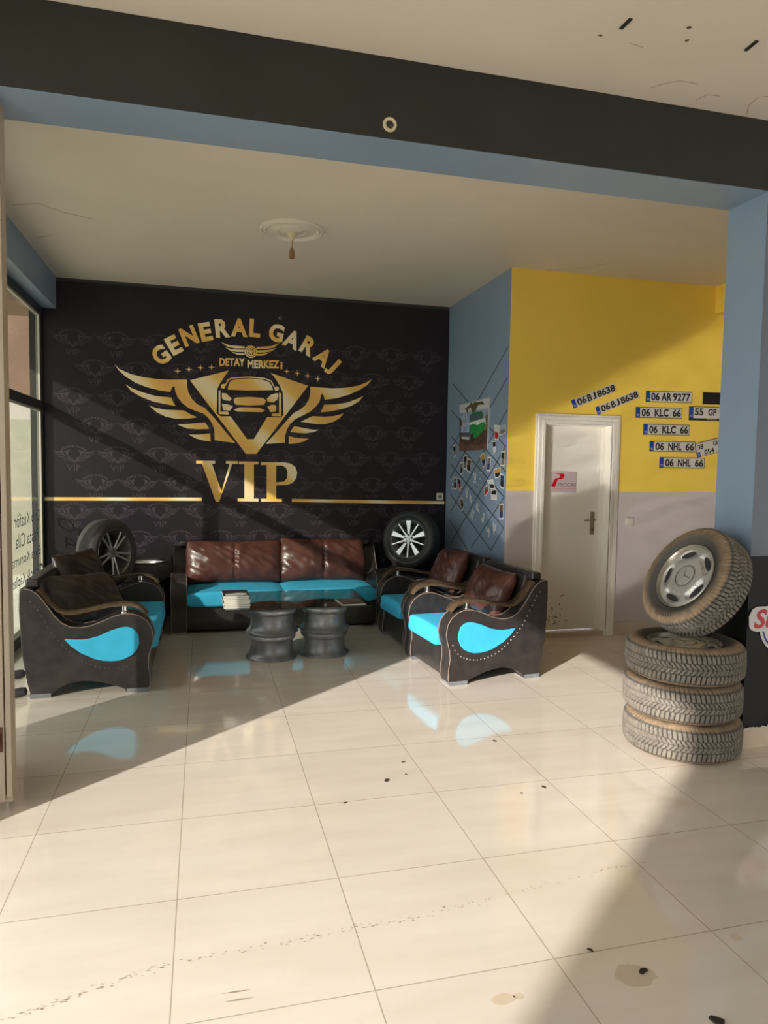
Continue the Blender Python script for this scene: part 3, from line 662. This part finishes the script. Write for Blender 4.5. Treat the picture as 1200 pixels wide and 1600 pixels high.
tag(MB().prism([c-u*w/2-v*h/2, c+u*w/2-v*h/2, c+u*w/2+v*h/2, c-u*w/2+v*h/2], (0, -.008, 0)).build('plate_holder', PLATEK, bevel=.003), 'empty black plate holder above the plate reading 55 GP', 'plate holder')

# sticker on the door
ya = YY+.084
tl_, tr_, br_, bl_ = [ony(px, py, ya) for px, py in ((862, 736), (901, 737), (900, 770), (860, 769))]
sg = thing('door_sign', 'small pale sign with red P mark and PROCAR lettering on the white door', 'sign', (tl_+tr_+br_+bl_)/4)
T = -(tl_+tr_+br_+bl_)/4
q = [p+T for p in (tl_, tr_, br_, bl_)]
MB().prism(q, (0, -.003, 0)).build('panel', mat('sign_lilac', lin((206, 190, 192)), .4), sg)
RED = mat('sign_red', lin((222, 20, 36)), .4)
s9 = lambda x, y: (840+x/15, 720+y/15)
MB().poly([ony(*s9(x, y), ya-.0036)+T for x, y in [(435,300),(600,300),(630,318),(632,352),(605,410),(575,430),(490,435),(460,470),(425,590),(400,606),(345,604),(325,592),(385,450),(420,412),(500,400),(528,370),(520,325),(500,316),(435,312)]]).build('letter_mark', RED, sg, recalc=False)
a_, b_ = ony(*s9(478, 608), ya-.0036)+T, ony(*s9(905, 610), ya-.0036)+T
MB().text('PROCAR', a_, b_-a_, (0,0,1), (b_-a_).length, .036, .0).build('name_lettering', mat('sign_grey', lin((92, 82, 84)), .5), sg, recalc=False)
a_, b_ = ony(*s9(355, 672), ya-.0036)+T, ony(*s9(905, 672), ya-.0036)+T
MB().text('OTO SERVIS & TAMIR MERKEZI', a_, b_-a_, (0,0,1), (b_-a_).length, .011, .0).build('line_lettering', RED, sg, recalc=False)

# round sign on the pillar, cut by the picture edge
yq = Y0-.006
cs0 = Vector((3.955, yq, .71))
rs = thing('wall_sign', 'round white sign with red Su lettering on the black pillar base', 'sign', cs0)
W_ = mat('sign_white', lin((206, 204, 202)), .4)
pl = []
for k in range(48):
    a = 2*PI*k/48; pl.append(Vector((math.cos(a)*.165, 0, math.sin(a)*.165)))
MB().prism(pl, (0, -.004, 0)).build('disc', W_, rs)
bp_ = [Vector((-.19,0,-.03)), Vector((.2,0,-.03)), Vector((.235,0,-.01)), Vector((.245,0,.04)), Vector((.235,0,.09)), Vector((.2,0,.115)), Vector((-.19,0,.115)), Vector((-.225,0,.10)), Vector((-.245,0,.06)), Vector((-.24,0,.0)), Vector((-.225,0,-.02))]
MB().prism([p+Vector((0,-.004,0)) for p in bp_], (0, -.002, 0)).build('name_band', W_, rs)
br_ = MB(); br_.grid(lambda u, v: Vector((math.cos(2*PI*u), 0, math.sin(2*PI*u)))*(.138+.012*v)+Vector((0, -.0045, 0)), 48, 1)
br_.build('blue_ring', mat('sign_blue', lin((52, 52, 122)), .4), rs, recalc=False)
t = MB().text('Su', Vector((-.215, -.0068, -.012)), (1,0,0), (.25,0,1), .15, .115, .03)
t.build('red_lettering', mat('sign_crimson', lin((190, 30, 42)), .4), rs, recalc=False)

# ------------------------------------------------------------------ seating
PROF = [(-.375,0),(-.255,0),(-.25,.02),(-.20,.06),(-.14,.088),(-.07,.100),(0,.096),(.075,.08),(.15,.055),(.215,.028),(.225,0),(.365,0),(.385,.05),(.383,.12),(.372,.19),(.376,.26),(.398,.33),(.407,.385),(.395,.45),(.365,.50),(.32,.535),(.27,.553),(.21,.555),(.15,.54),(.08,.51),(.0,.48),(-.07,.47),(-.13,.478),(-.185,.51),(-.235,.57),(-.285,.65),(-.33,.71),(-.37,.738),(-.41,.746),(-.44,.745),(-.445,.6),(-.43,.3),(-.40,.1)]
DROP = [(.314,.344),(.312,.39),(.298,.43),(.27,.456),(.235,.466),(.20,.464),(.133,.445),(.048,.408),(.0,.396),(-.05,.39),(-.103,.392),(-.167,.399),(-.126,.348),(-.062,.296),(.022,.252),(.075,.236),(.128,.229),(.18,.230),(.22,.241),(.265,.263),(.297,.298)]
STRIP0 = [(.362,.528),(.335,.562),(.30,.585),(.26,.598),(.20,.603),(.12,.596),(.03,.578),(-.05,.562),(-.115,.556),(-.165,.563),(-.21,.585),(-.255,.63),(-.30,.69),(-.335,.735)]
STRIP = [(x, z+.014*min(1, max(0, (x+.25)/.2))) for x, z in STRIP0]
ARM = .14
def smooth_closed(L, it=1):
    for _ in range(it):
        o = []
        for i in range(len(L)):
            a, b = L[i], L[(i+1) % len(L)]
            o += [(a[0]*.75+b[0]*.25, a[1]*.75+b[1]*.25), (a[0]*.25+b[0]*.75, a[1]*.25+b[1]*.75)]
        L = o
    return L
def pillow(w, h, t, seed, seam=True, wr=.012, nu=56, nv=40):
    """a puffy leather cushion: x across w, z up h, y thickness; creases by layered noise"""
    mb = MB()
    def pt(u, v, sgn):
        a, b = 2*u-1, 2*v-1
        e = max(0, 1-abs(a)**3.2)**.5*max(0, 1-abs(b)**3.0)**.5
        x = a*w/2*(1-.05*(1-b*b)*0 - .035*abs(b)**2 + .02*noise.noise((b*2.3, seed, 1.1)))
        z = b*h/2*(1-.07*(1-abs(a))*.6+.05*noise.noise((a*2.2, seed*1.7, 4)))
        y = sgn*t/2*e
        p = Vector((x*4.5, z*4.5, seed*3.1+sgn))
        q2 = Vector((x*6+z*9, z*2.2-x*1.2, seed*1.3+sgn*2))
        y += sgn*e*(wr*1.3*noise.noise(p*.8) + wr*2.0*(abs(noise.noise(q2*1.5))-.2) + wr*1.3*(abs(noise.noise(p*2.2))-.2) + wr*.5*(abs(noise.noise(q2*3.4+p))-.2))
        if seam and abs(a) < .06: y -= sgn*t*.11*e*(1-abs(a)/.06)
        return Vector((x, y, z))
    mb.grid(lambda u, v: pt(u, v, -1), nu, nv); mb.grid(lambda u, v: pt(u, v, 1), nu, nv)
    return mb
def seat_block(x0, x1, y0, y1, z0, z1):
    """rounded cushion with a crowned top"""
    mb = MB(); n = 24; rad = .028
    prof = []
    for (cx, cz, a0) in ((x1-rad, z0+rad, -90), (x1-rad*1.3, z1-rad, 0), (x0+rad, z1-rad, 90), (x0+rad, z0+rad, 180)):
        for k in range(5): a = math.radians(a0+90*k/4); prof.append((cx+rad*math.cos(a), cz+rad*math.sin(a)))
    k = len(prof)
    for i in range(n+1):
        t = i/n; y = y0+(y1-y0)*t; e = min(1, min(t, 1-t)*9)**.5
        for (x, z) in prof:
            cxm = (x0+x1)/2; czm = (z0+z1)/2
            zz = czm+(z-czm)*(.78+.22*e) + (.012*math.sin(PI*t) if z > czm else 0)
            mb.v.append(Vector((cxm+(x-cxm)*(.955+.045*e), y, zz)))
    for i in range(n):
        for j in range(k): mb.f.append((i*k+j, (i+1)*k+j, (i+1)*k+(j+1) % k, i*k+(j+1) % k))
    mb.f.append(tuple(range(k))); mb.f.append(tuple(range(n*k, n*k+k))[::-1])
    return mb
def seating(name, label, cat, loc, rz, width, cushions, pads=True, leather=LEATHB, studs=STUDD, drop=True, seats=1, seedb=0, group=None, drops=(1, 1)):
    o = thing(name, label, cat, loc, rz, group); hw = width/2
    for s_, dp_ in ((-1, drops[0]), (1, drops[1])):
        yo = s_*hw; yi = s_*(hw-ARM)
        pr_ = smooth_closed([p for p in PROF])
        pan = MB().prism([(x, yo, z) for x, z in PROF], (0, yi-yo, 0)).build('arm_panel', LEATHD, o, bevel=.008)
        # piping round both faces
        pp = MB()
        for yy in (yo, yi):
            P = [(x, yy, z) for x, z in PROF[11:34]]; pp.tube(P, .0038, 6)
        pp.build('piping', PIPE, pan, smooth=70)
        if dp_:
            d2 = smooth_closed(DROP[:11]+DROP[11:])
            d2 = DROP
            MB().prism([(x, yo+s_*.0005, z) for x, z in d2], (0, s_*.010, 0)).build('teardrop_inset', TEAL, pan, bevel=.006)
            big = MB()
            n = len(DROP)
            for (x, z) in [(.352,.30),(.335,.262),(.31,.232),(.285,.212),(.26,.2),(.235,.19),(.21,.183),(.18,.178),(.15,.176),(.12,.178),(.09,.182),(.06,.189),(.03,.199),(0,.21),(-.03,.225),(-.055,.243),(-.08,.262),(-.105,.283),(-.13,.306),(-.155,.33),(-.18,.357),(-.205,.388),(-.225,.415),(-.245,.445),(-.265,.48),(-.285,.52),(-.305,.56),(-.325,.6),(-.345,.63),(-.37,.66)]:
                big.lathe([(0, .004), (.0035, .0035), (.0055, .0015), (.0055, 0)], 8, M=Matrix.Translation((x, yo, z)) @ Matrix.Rotation(-s_*PI/2, 4, 'X'))
            big.build('nail_trim', studs, pan)
        for x0, x1 in ((-.385, -.255), (.228, .372)):
            MB().box((x0, min(yo, yi)-.002, 0), (x1, max(yo, yi)+.002, .03)).build('foot', FOOTM, o)
        if pads:
            ym = (yo+yi)/2; mb = MB(); n = len(STRIP)
            for i, (x, z) in enumerate(STRIP):
                a, b = STRIP[max(0, i-1)], STRIP[min(n-1, i+1)]; d = Vector((b[0]-a[0], 0, b[1]-a[1])).normalized(); nn = Vector((-d.z, 0, d.x))*.011
                if nn.z < 0: nn = -nn
                hwid = .048*(1 if i > 0 else .8)
                for dy, dn in ((-hwid, -1), (hwid, -1), (hwid, .6), (hwid*.6, 1.1), (-hwid*.6, 1.1), (-hwid, .6)): mb.v.append(Vector((x, ym+dy, z))+nn*dn)
            for i in range(n-1):
                for j in range(6): mb.f.append((i*6+j, (i+1)*6+j, (i+1)*6+(j+1) % 6, i*6+(j+1) % 6))
            mb.f.append(tuple(range(6))); mb.f.append(tuple(range((n-1)*6, n*6)))
            st_ = mb.build('arm_rest', WOODA, o, smooth=35)
            MB().lathe([(.03, .553), (.028, .559), (.020, .561), (.020, .606), (0, .606)], 24, M=Matrix.Translation((.212, ym, 0))).build('chrome_post', CHROME, st_, smooth=40)
    yi = hw-ARM
    # curved front apron, back panel, seat
    ap = [(.35,.03),(.372,.06),(.375,.12),(.366,.19),(.366,.265),(.30,.265),(.30,.03)]
    MB().prism([(x, -yi+.001, z) for x, z in ap], (0, 2*yi-.002, 0)).build('front_apron', LEATHD, o, bevel=.006)
    MB().prism([(x, -yi+.001, z) for x, z in [(-.40,.06),(-.29,.06),(-.25,.45),(-.325,.775),(-.355,.785),(-.395,.775),(-.44,.6)]], (0, 2*yi-.002, 0)).build('back_panel', LEATHD, o, bevel=.02)
    MB().box((-.415, -hw+.055, .744), (-.335, hw-.055, .80)).build('back_rail', LEATHD, o, bevel=.012)
    for i in range(seats):
        a = -yi+.004 + i*(2*yi-.008)/seats; b = a + (2*yi-.008)/seats - .004
        seat_block(-.27, .425, a, b, .258, .392).build('seat_cushion', TEAL, o, smooth=50)
    for (cy, cx, cz, w_, h_, t_, lean, yaw, sd_, lm, seam, roll) in cushions:
        cu = pillow(w_, h_, t_, sd_, seam)
        M_ = Matrix.Translation((cx, cy, cz)) @ Matrix.Rotation(yaw, 4, 'Z') @ Matrix.Rotation(PI/2, 4, 'Z') @ Matrix.Rotation(lean, 4, 'X') @ Matrix.Rotation(roll, 4, 'Y')
        # pillow front (-y local) must face +x: rotate so
        cu.xf(M_)
        cu.build('back_cushion', lm, o, smooth=80, merge=True)
    return o
# cushion tuple: cy, cx, cz, width, height, thickness, lean, yaw, seed, material, seam, roll
seating('armchair', 'dark leatherette armchair in the sun with turquoise seat, nearest the door', 'armchair', (2.765, 3.235, 0), math.radians(185.5), .87,
        [(-.0, -.17, .605, .56, .40, .20, -.42, 0, 3.3, LEATHB, False, .05)], studs=STUD, group='armchairs at the right')
seating('armchair', 'dark leatherette armchair in shade between the sunlit armchair and the corner tyre', 'armchair', (2.745, 4.125, 0), math.radians(184.0), .84,
        [(.0, -.16, .645, .54, .40, .18, -.40, 0, 8.1, LEATHB, False, -.05)], group='armchairs at the right')
seating('loveseat', 'dark two-seat sofa with turquoise teardrop side at the left window', 'sofa', (-.05, 3.822, 0), 0, 1.475,
        [(-.30, -.10, .575, .66, .44, .19, -.62, -.62, 5.2, LEATHB_SHADED, False, .10), (.22, -.20, .67, .66, .44, .18, -.36, -.30, 6.4, LEATHB_SHADED, False, .02)], seats=2)
seating('sofa', 'long dark sofa with brown cushions and turquoise seats in front of the mural', 'sofa', (1.455, 5.11, 0), math.radians(-90), 2.10,
        [(-.45, -.16, .605, .96, .44, .22, -.30, 0, 1.4, LEATHB, True, .0), (.46, -.17, .61, .92, .45, .22, -.30, 0, 2.7, LEATHB, True, .02)], pads=False, seats=2)

# ------------------------------------------------------------------ corner tables
def corner_table(x0, x1, y0, y1, z, label):
    o = thing('corner_table', label, 'table', ((x0+x1)/2, (y0+y1)/2, 0)); w, d = (x1-x0)/2, (y1-y0)/2
    MB().box((-w+.02, -d+.02, .0), (w-.02, d-.02, z-.03)).build('cabinet_body', LEATHD, o, bevel=.01)
    def top(u, v):
        x, y = (2*u-1), (2*v-1); e = max(abs(x), abs(y)); dz = 0 if e < .94 else -(e-.94)*1.4
        return Vector((x*w, y*d, z-.012+dz+.010*noise.noise((x*4, y*5, z))+.006*abs(noise.noise((x*9, y*12, 2)))))
    MB().grid(top, 40, 40).build('vinyl_cover', VINYLB, o, smooth=80)
    return o
corner_table(2.56, 3.36, 4.62, 5.57, .50, 'black vinyl-covered corner table under the silver wheel at the right')
corner_table(-.74, .34, 4.66, 5.56, .44, 'black vinyl-covered corner table under the two wheels at the left')

# ------------------------------------------------------------------ wheels
def tyre_mesh(R, w, rb, seg=624, tread=78, deep=.010):
    prof = []; h = w/2
    # front bead -> sidewall -> shoulder -> tread -> back
    side = [(rb-.004, h*.55), (rb+.004, h*.74), (rb+.012, h*.80), (rb+.016, h*.80), (rb+.03, h*.90), (rb+.055, h*.99), (R-.062, h*.985), (R-.046, h*.955), (R-.033, h*.905), (R-.021, h*.84), (R-.012, h*.765), (R-.0055, h*.69)]
    nt = 26
    tr_ = [(R-.003+.004*(1-abs(2*i/nt-1)**2), h*.64*(1-2*i/nt)) for i in range(nt+1)]
    prof = side + tr_ + [(r, -z) for r, z in side[::-1]]
    n0, n1 = len(side), len(side)+nt
    per = seg//tread
    def fn(t, j, r, z):
        if j < n0-4 or j > n1+4: return r
        s_ = z/(h*.8); ph = t*tread/(2*PI)
        a = abs(s_)
        if a < .38: q_ = (ph + .9*a/.38*1.2) % 1
        else: q_ = (ph + .35 + .55*(a-.38)) % 1
        g = 0
        if q_ < .26: g = 1
        if .34 < a < .42 or a < .03: g = max(g, .8)
        if j < n0 or j > n1: g *= .8
        return r - deep*g
    mb = MB().lathe(prof, seg, fn=fn)
    return mb
TY = {}
def tyre(o, kind, R, w, rb, mt, **k):
    if kind in TY:
        c = TY[kind].copy(); COL.objects.link(c); c.parent = o; return c
    b = tyre_mesh(R, w, rb, **k).build('tyre', mt, o, smooth=60, recalc=True); TY[kind] = b; return b
def barrel(o, rb, w, mt):
    h = w/2
    return MB().lathe([(rb-.012, h*.60), (rb-.006, h*.76), (rb, h*.84), (rb+.004, h*.80), (rb-.004, h*.5), (rb-.016, h*.3), (rb-.026, -h*.4), (rb-.006, -h*.72), (rb, -h*.8), (rb-.01, -h*.8), (rb-.036, -h*.4), (rb-.026, h*.3), (rb-.014, h*.5)], 72, close=True).build('rim', mt, o, smooth=45)
def wheel_empty(label, loc, nrm, up, group=None):
    z = Vector(nrm).normalized(); x = (Vector(up) - z*Vector(up).dot(z)).normalized(); y = z.cross(x)
    o = tag(empty('wheel', loc), label, 'wheel', group); o.rotation_euler = Matrix((x, y, z)).transposed().to_euler(); return o
def hubcap(o, rc, zc):
    """pressed cap with five oval vents, ring and three-pointed star"""
    mb = MB(); nr, ns = 26, 150
    va = [2*PI*k/5+.32 for k in range(5)]
    def hgt(r, t):
        z = zc + .012*(1-(r/rc)**2)
        if r > rc*.93: z -= .004
        for a in va:
            d = (t-a+PI) % (2*PI)-PI; u = (r-rc*.74)/(rc*.135); v = d*r/(rc*.33); e = u*u+v*v
            if e < 1.5: z -= .018*min(1, max(0, (1.5-e)/.6))
        if .33*rc < r < .38*rc: z -= .005
        return z
    mb.grid(lambda u, v: Vector((math.cos(2*PI*u)*rc*max(v, .001), math.sin(2*PI*u)*rc*max(v, .001), hgt(rc*v, 2*PI*u))), ns, nr)
    cp = mb.build('hub_cap', CAPM, o, smooth=60, merge=True)
    for a in va:
        e = MB(); c = Vector((math.cos(a), math.sin(a), 0))*rc*.755; rad = Vector((math.cos(a), math.sin(a), 0)); tan = Vector((-rad.y, rad.x, 0))
        e.poly([c+rad*(rc*.085*math.cos(2*PI*k/20))+tan*(rc*.27*math.sin(2*PI*k/20))+Vector((0, 0, zc-.004+.0012)) for k in range(20)])
        e.build('vent', DARKV, cp, recalc=False)
    em = MB(); zz = zc+.0135
    em.lathe([(rc*.325, zz-.006), (rc*.33, zz-.001), (rc*.355, zz-.001), (rc*.36, zz-.006)], 48)
    for k in range(3):
        a = 2*PI*k/3+.2; d = Vector((math.cos(a), math.sin(a), 0)); e = Vector((-d.y, d.x, 0))*.009
        em.add([Vector((0,0,zz+.003)), e*.9-d*.006+Vector((0,0,zz-.002)), d*rc*.325+Vector((0,0,zz-.002)), -e*.9-d*.006+Vector((0,0,zz-.002))], [(0,1,2),(0,2,3)])
    em.build('star_emblem', mat('emblem_grey', lin((120, 118, 114)), .35, .5), cp, smooth=30)
    return cp
SC = (3.385, 1.45); SW = .213
for k, lb in enumerate(('bottom dusty wheel of the stack beside the pillar', 'middle dusty wheel of the stack beside the pillar', 'top flat-lying dusty wheel of the stack, under the leaning one')):
    o = wheel_empty(lb, (SC[0]+(0, -.006, -.004)[k], SC[1]+(0, .004, -.004)[k], SW*(k+.5)), (0, 0, 1), (math.cos(k*1.9), math.sin(k*1.9), 0), 'stacked dusty wheels')
    tyre(o, 'stack', .322, SW, .198, RUBD)
    barrel(o, .198, SW, ALLOYD)
    if k == 2: hubcap(o, .190, .070)
nL = Vector((-.868, -.03, .495)).normalized()
o = wheel_empty('dusty wheel with star hub cap leaning on the pillar atop the stack', Vector((3.375, 1.462, .982)) - nL*.082 + Vector((.0, 0, .012)), nL, (0, .1, 1), 'stacked dusty wheels')
tyre(o, 'stack', .322, SW, .198, RUBD); barrel(o, .198, SW, ALLOYD); hubcap(o, .192, .072)
zx = nL; xx = (Vector((0, .1, 1)) - zx*Vector((0, .1, 1)).dot(zx)).normalized(); yx = zx.cross(xx)
WM = Matrix((xx, yx, zx)).transposed(); wc = o.location
lt_ = MB()
for i, ch in enumerate('PIRELLI'):
    px, py = 1026+i*3.7, 954+i*1.45
    d = ray(px, py); t_ = (wc + nL*.107 - CAM).dot(nL)/d.dot(nL); p = WM.inverted() @ (CAM + d*t_ - wc)
    up_ = Vector((-p.x, -p.y, 0)).normalized(); rt_ = Vector((up_.y, -up_.x, 0))
    r_ = math.hypot(p.x, p.y); p = Vector((p.x, p.y, 0)).normalized()*.262 + Vector((0, 0, .1078))
    lt_.text(ch, p - rt_*.006 - up_*.011, rt_, up_, .012 if ch != 'I' else .004, .022, .02)
tyl = [c_ for c_ in o.children if c_.name.startswith('tyre')][0]
lt_.build('sidewall_lettering', slot, tyl, recalc=False)
# silver ten-spoke alloy on the right corner table
def spoke(mb, a, r0, r1, w0, w1, z0, z1, t):
    d = Vector((math.cos(a), math.sin(a), 0)); n_ = Vector((-d.y, d.x, 0))
    mb.prism([d*r0-n_*w0+Vector((0,0,z0)), d*r1-n_*w1+Vector((0,0,z1)), d*r1+n_*w1+Vector((0,0,z1)), d*r0+n_*w0+Vector((0,0,z0))], (0, 0, -t))
aw = math.radians(42)
o = wheel_empty('silver ten-spoke wheel standing on the right corner table', (2.86, 5.21, .505+.312), (-math.sin(aw), -math.cos(aw), .16), (0, 0, 1))
tyre(o, 'slick', .315, .205, .205, RUBB, seg=240, tread=60, deep=.004)
barrel(o, .205, .20, ALLOY)
rf = MB()
for k in range(5):
    a = 2*PI*k/5+.05
    spoke(rf, a, .045, .196, .012, .030, .066, .082, .025)
    spoke(rf, a+PI/5, .045, .196, .010, .008, .066, .082, .02)
rf.build('spokes', ALLOY, o, bevel=.003)
hb = MB().lathe([(0, .072), (.028, .072), (.055, .066), (.06, .05), (.06, .03)], 32).build('hub', ALLOY, o, smooth=40)
ln = MB()
for k in range(5):
    a = 2*PI*k/5+.05+PI/5*0; ln.lathe([(0, .074), (.009, .074), (.009, .066)], 12, M=Matrix.Translation((.043*math.cos(a), .043*math.sin(a), 0)))
ln.build('lug_hole', DARKV, hb)
MB().lathe([(.019, .0725), (.022, .0745), (.025, .0725)], 28).add([(-.014, .012, .0735), (-.008, .012, .0735), (0, -.006, .0735), (.008, .012, .0735), (.014, .012, .0735), (.003, -.016, .0735), (-.003, -.016, .0735)], [(0,1,2,6), (2,3,4,5), (2,5,6)]).build('badge', mat('emblem_grey', (0,0,0)), hb)
MB().lathe([(0, -.06), (.19, -.06), (.19, -.07), (0, -.07)], 40).build('dark_backing', DARKV, o)  # added dark disc, painting the shade in the gaps behind the spokes
# double-spoke alloy on the left corner table and the flat one beneath
aw = math.radians(56)
o = wheel_empty('wheel with dull double-spoke rim standing on the left corner table', (-.165, 4.90, .455+.305), (math.sin(aw), -math.cos(aw), .06), (0, 0, 1))
tyre(o, 'worn', .312, .225, .215, RUBM, seg=240, tread=60, deep=.004)
barrel(o, .215, .22, ALLOYD)
rf = MB()
for k in range(5):
    a = 2*PI*k/5+PI/2+.3
    for s_ in (-1, 1):
        P = [Vector((math.cos(a+s_*q)*r, math.sin(a+s_*q)*r, z)) for r, q, z in ((.045, .22, .06), (.09, .20, .07), (.14, .17, .078), (.205, .17, .085))]
        rf.tube(P, [.013, .011, .010, .012], 8)
rf.build('spokes', ALLOY, o, smooth=60)
MB().lathe([(0, -.05), (.19, -.05), (.19, -.06), (0, -.06)], 40).build('dark_backing', DARKV, o)  # same added disc here, so the spoke gaps show as painted shade
MB().lathe([(0, .066), (.03, .066), (.058, .060), (.062, .03)], 32).build('hub', ALLOYD, o, smooth=40)
o = wheel_empty('smaller wheel lying flat on the left corner table behind the standing wheel', (.138, 5.332, .442+.092), (0, 0, 1), (1, 0, 0))
tyre(o, 'small', .255, .182, .172, RUBM, seg=240, tread=60, deep=.004); barrel(o, .172, .17, ALLOY)

# ------------------------------------------------------------------ coffee table: four bare rims and a glass top
RP = [(.212, 0), (.215, .006), (.212, .014), (.196, .026), (.182, .050), (.176, .085), (.174, .125), (.178, .150), (.192, .160), (.196, .170), (.196, .196), (.203, .204), (.205, .212), (.196, .212), (.185, .19), (.17, .15), (.165, .07), (.18, .03), (.20, .0)]
zt = .212
for cx, cy, nm in ((1.247, 3.842, 'left'), (1.692, 3.868, 'right')):
    for k, lv in enumerate(('lower', 'upper')):
        o = thing('steel_wheel', '%s bare grey rim of the %s rim column under the glass top' % (lv, nm), 'wheel', (cx+.004*k, cy, k*(zt+.002)), k*1.3+cx, 'bare rims under the glass top')
        MB().lathe(RP, 72, close=True).build('barrel', STEELR if k or nm == 'right' else STEELR, o, smooth=40)
        MB().lathe([(.1965, .172), (.1985, .176), (.1985, .192), (.1965, .196)], 72).build('lip_band', BRIGHTR if (nm == 'left' or k) else STEELR, o, smooth=40)
        MB().lathe([(.0, .12), (.05, .125), (.09, .14), (.168, .13), (.168, .12), (.0, .105)], 48).build('disc', RIMIN, o, smooth=40)
        MB().tube([(.172, 0, .148), (.19, 0, .158)], .004, 8).build('valve', CHROME, o, smooth=60)
gz = 2*(zt+.002)+.001
gt = tag(MB().box((-.60, -.40, 0), (.60, .40, .010)).build('glass_tabletop', GLASST, bevel=.002), 'rectangular greenish glass top resting on the rim columns', 'tabletop')
gt.location = (1.462, 4.05, gz)
gt.rotation_euler = (0, 0, math.radians(-.4))
def magazine(loc, rz, w, d, t, cov, label, blot, group=None):
    o = thing('magazine', label, 'magazine', loc, rz, group)
    MB().box((-w/2, -d/2, .0008), (w/2-.002, d/2-.002, t-.0008)).build('pages', PAPER, o)
    MB().box((-w/2-.001, -d/2-.001, 0), (w/2, d/2, .0008)).box((-w/2-.001, -d/2-.001, t-.0008), (w/2, d/2, t)).box((-w/2-.001, d/2, 0), (w/2, d/2+.001, t)).build('cover', cov, o)
    b = MB().poly([(-w*.42, -d*.45, t+.0004), (w*.42, -d*.45, t+.0004), (w*.42, -d*.1, t+.0004), (w*.1, -d*.02, t+.0004), (-w*.42, -d*.15, t+.0004)])
    b.build('cover_print', blot, o, recalc=False)
    return o
zz = gz+.0105
covs = [IK['sky'], IK['grey'], IK['brown'], IK['white'], IK['black'], IK['grey'], IK['black']]
names = ['lowest', 'second from bottom', 'third from bottom', 'middle', 'third from top', 'second from top', 'topmost dark-covered']
for i in range(7):
    magazine((.955+random.uniform(-.006, .006), 3.835+random.uniform(-.006, .006), zz), random.uniform(-.03, .03), .205, .27, .0145, covs[i], '%s magazine of the pile at the left end of the glass top' % names[i], IK['white'] if i == 6 else IK['grey'], 'magazines in the pile on the glass top')
    zz += .0149
p_ = [onz(px, py, gz+.012) for px, py in ((531, 934), (543, 941), (580, 938), (568, 933))]
pc = sum(p_, Vector())/4
magazine((1.905, 3.80, gz+.0105), math.radians(4), .20, .26, .008, IK['grey'], 'thin magazine lying alone at the right end of the glass top', IK['brown'])

# ------------------------------------------------------------------ small things on the floor
fk = mat('debris_black', lin((46, 36, 30)), .8)
for (px, py, r, lb) in ((604, 1220, .022, 'largest dark flake on the sunlit floor, left of the group'), (630, 1191, .011, 'dark flake just above the largest one'), (634, 1210, .009, 'tiny dark flake right of the largest one'),
                        (773, 1158, .016, 'dark flake in front of the sunlit armchair'), (849, 1230, .016, 'dark flake nearest the wheel stack'), (815, 1240, .008, 'tiny flake left of the one near the wheel stack'), (539, 1255, .011, 'dark crumb on the tile joint left of the flakes'),
                        (1122, 1596, .03, 'grey scrap on the shaded floor at the bottom edge'), (1005, 1519, .022, 'dark scrap lying on the round stain'), (922, 1485, .012, 'dark crumb on the tile joint in the shade')):
    p = onz(px, py, 0); mb = MB(); rnd = random.Random(px); n = 9
    mb.prism([(r*math.cos(2*PI*k/n)*(.5+.6*rnd.random()), .55*r*math.sin(2*PI*k/n)*(.4+.6*rnd.random()), .0) for k in range(n)], (0, 0, .002+.12*r))
    o = mb.build('debris_flake', fk); o.location = (p.x, p.y, .0006); o.rotation_euler = (0, 0, rnd.random()*3)
    tag(o, lb, 'debris', 'dark flakes on the floor')
for (px, py, lb) in ((24, 1058, 'dark rounded rod end on the floor left of the loveseat, farther one'), (26, 1087, 'dark rounded rod end on the floor left of the loveseat, nearer one')):
    p = onz(px, py+4, 0); o = MB().tube([(-.12, -.04, .03), (-.02, -.005, .03), (.05, .02, .032), (.075, .03, .034), (.082, .033, .035)], [.028, .03, .032, .026, .01], 14).build('rod_end', mat('dark_grey_plastic', lin((62, 58, 62)), .5), smooth=60)
    o.location = (p.x-.022, p.y, .003); tag(o, lb, 'rod', 'dark rods by the window')
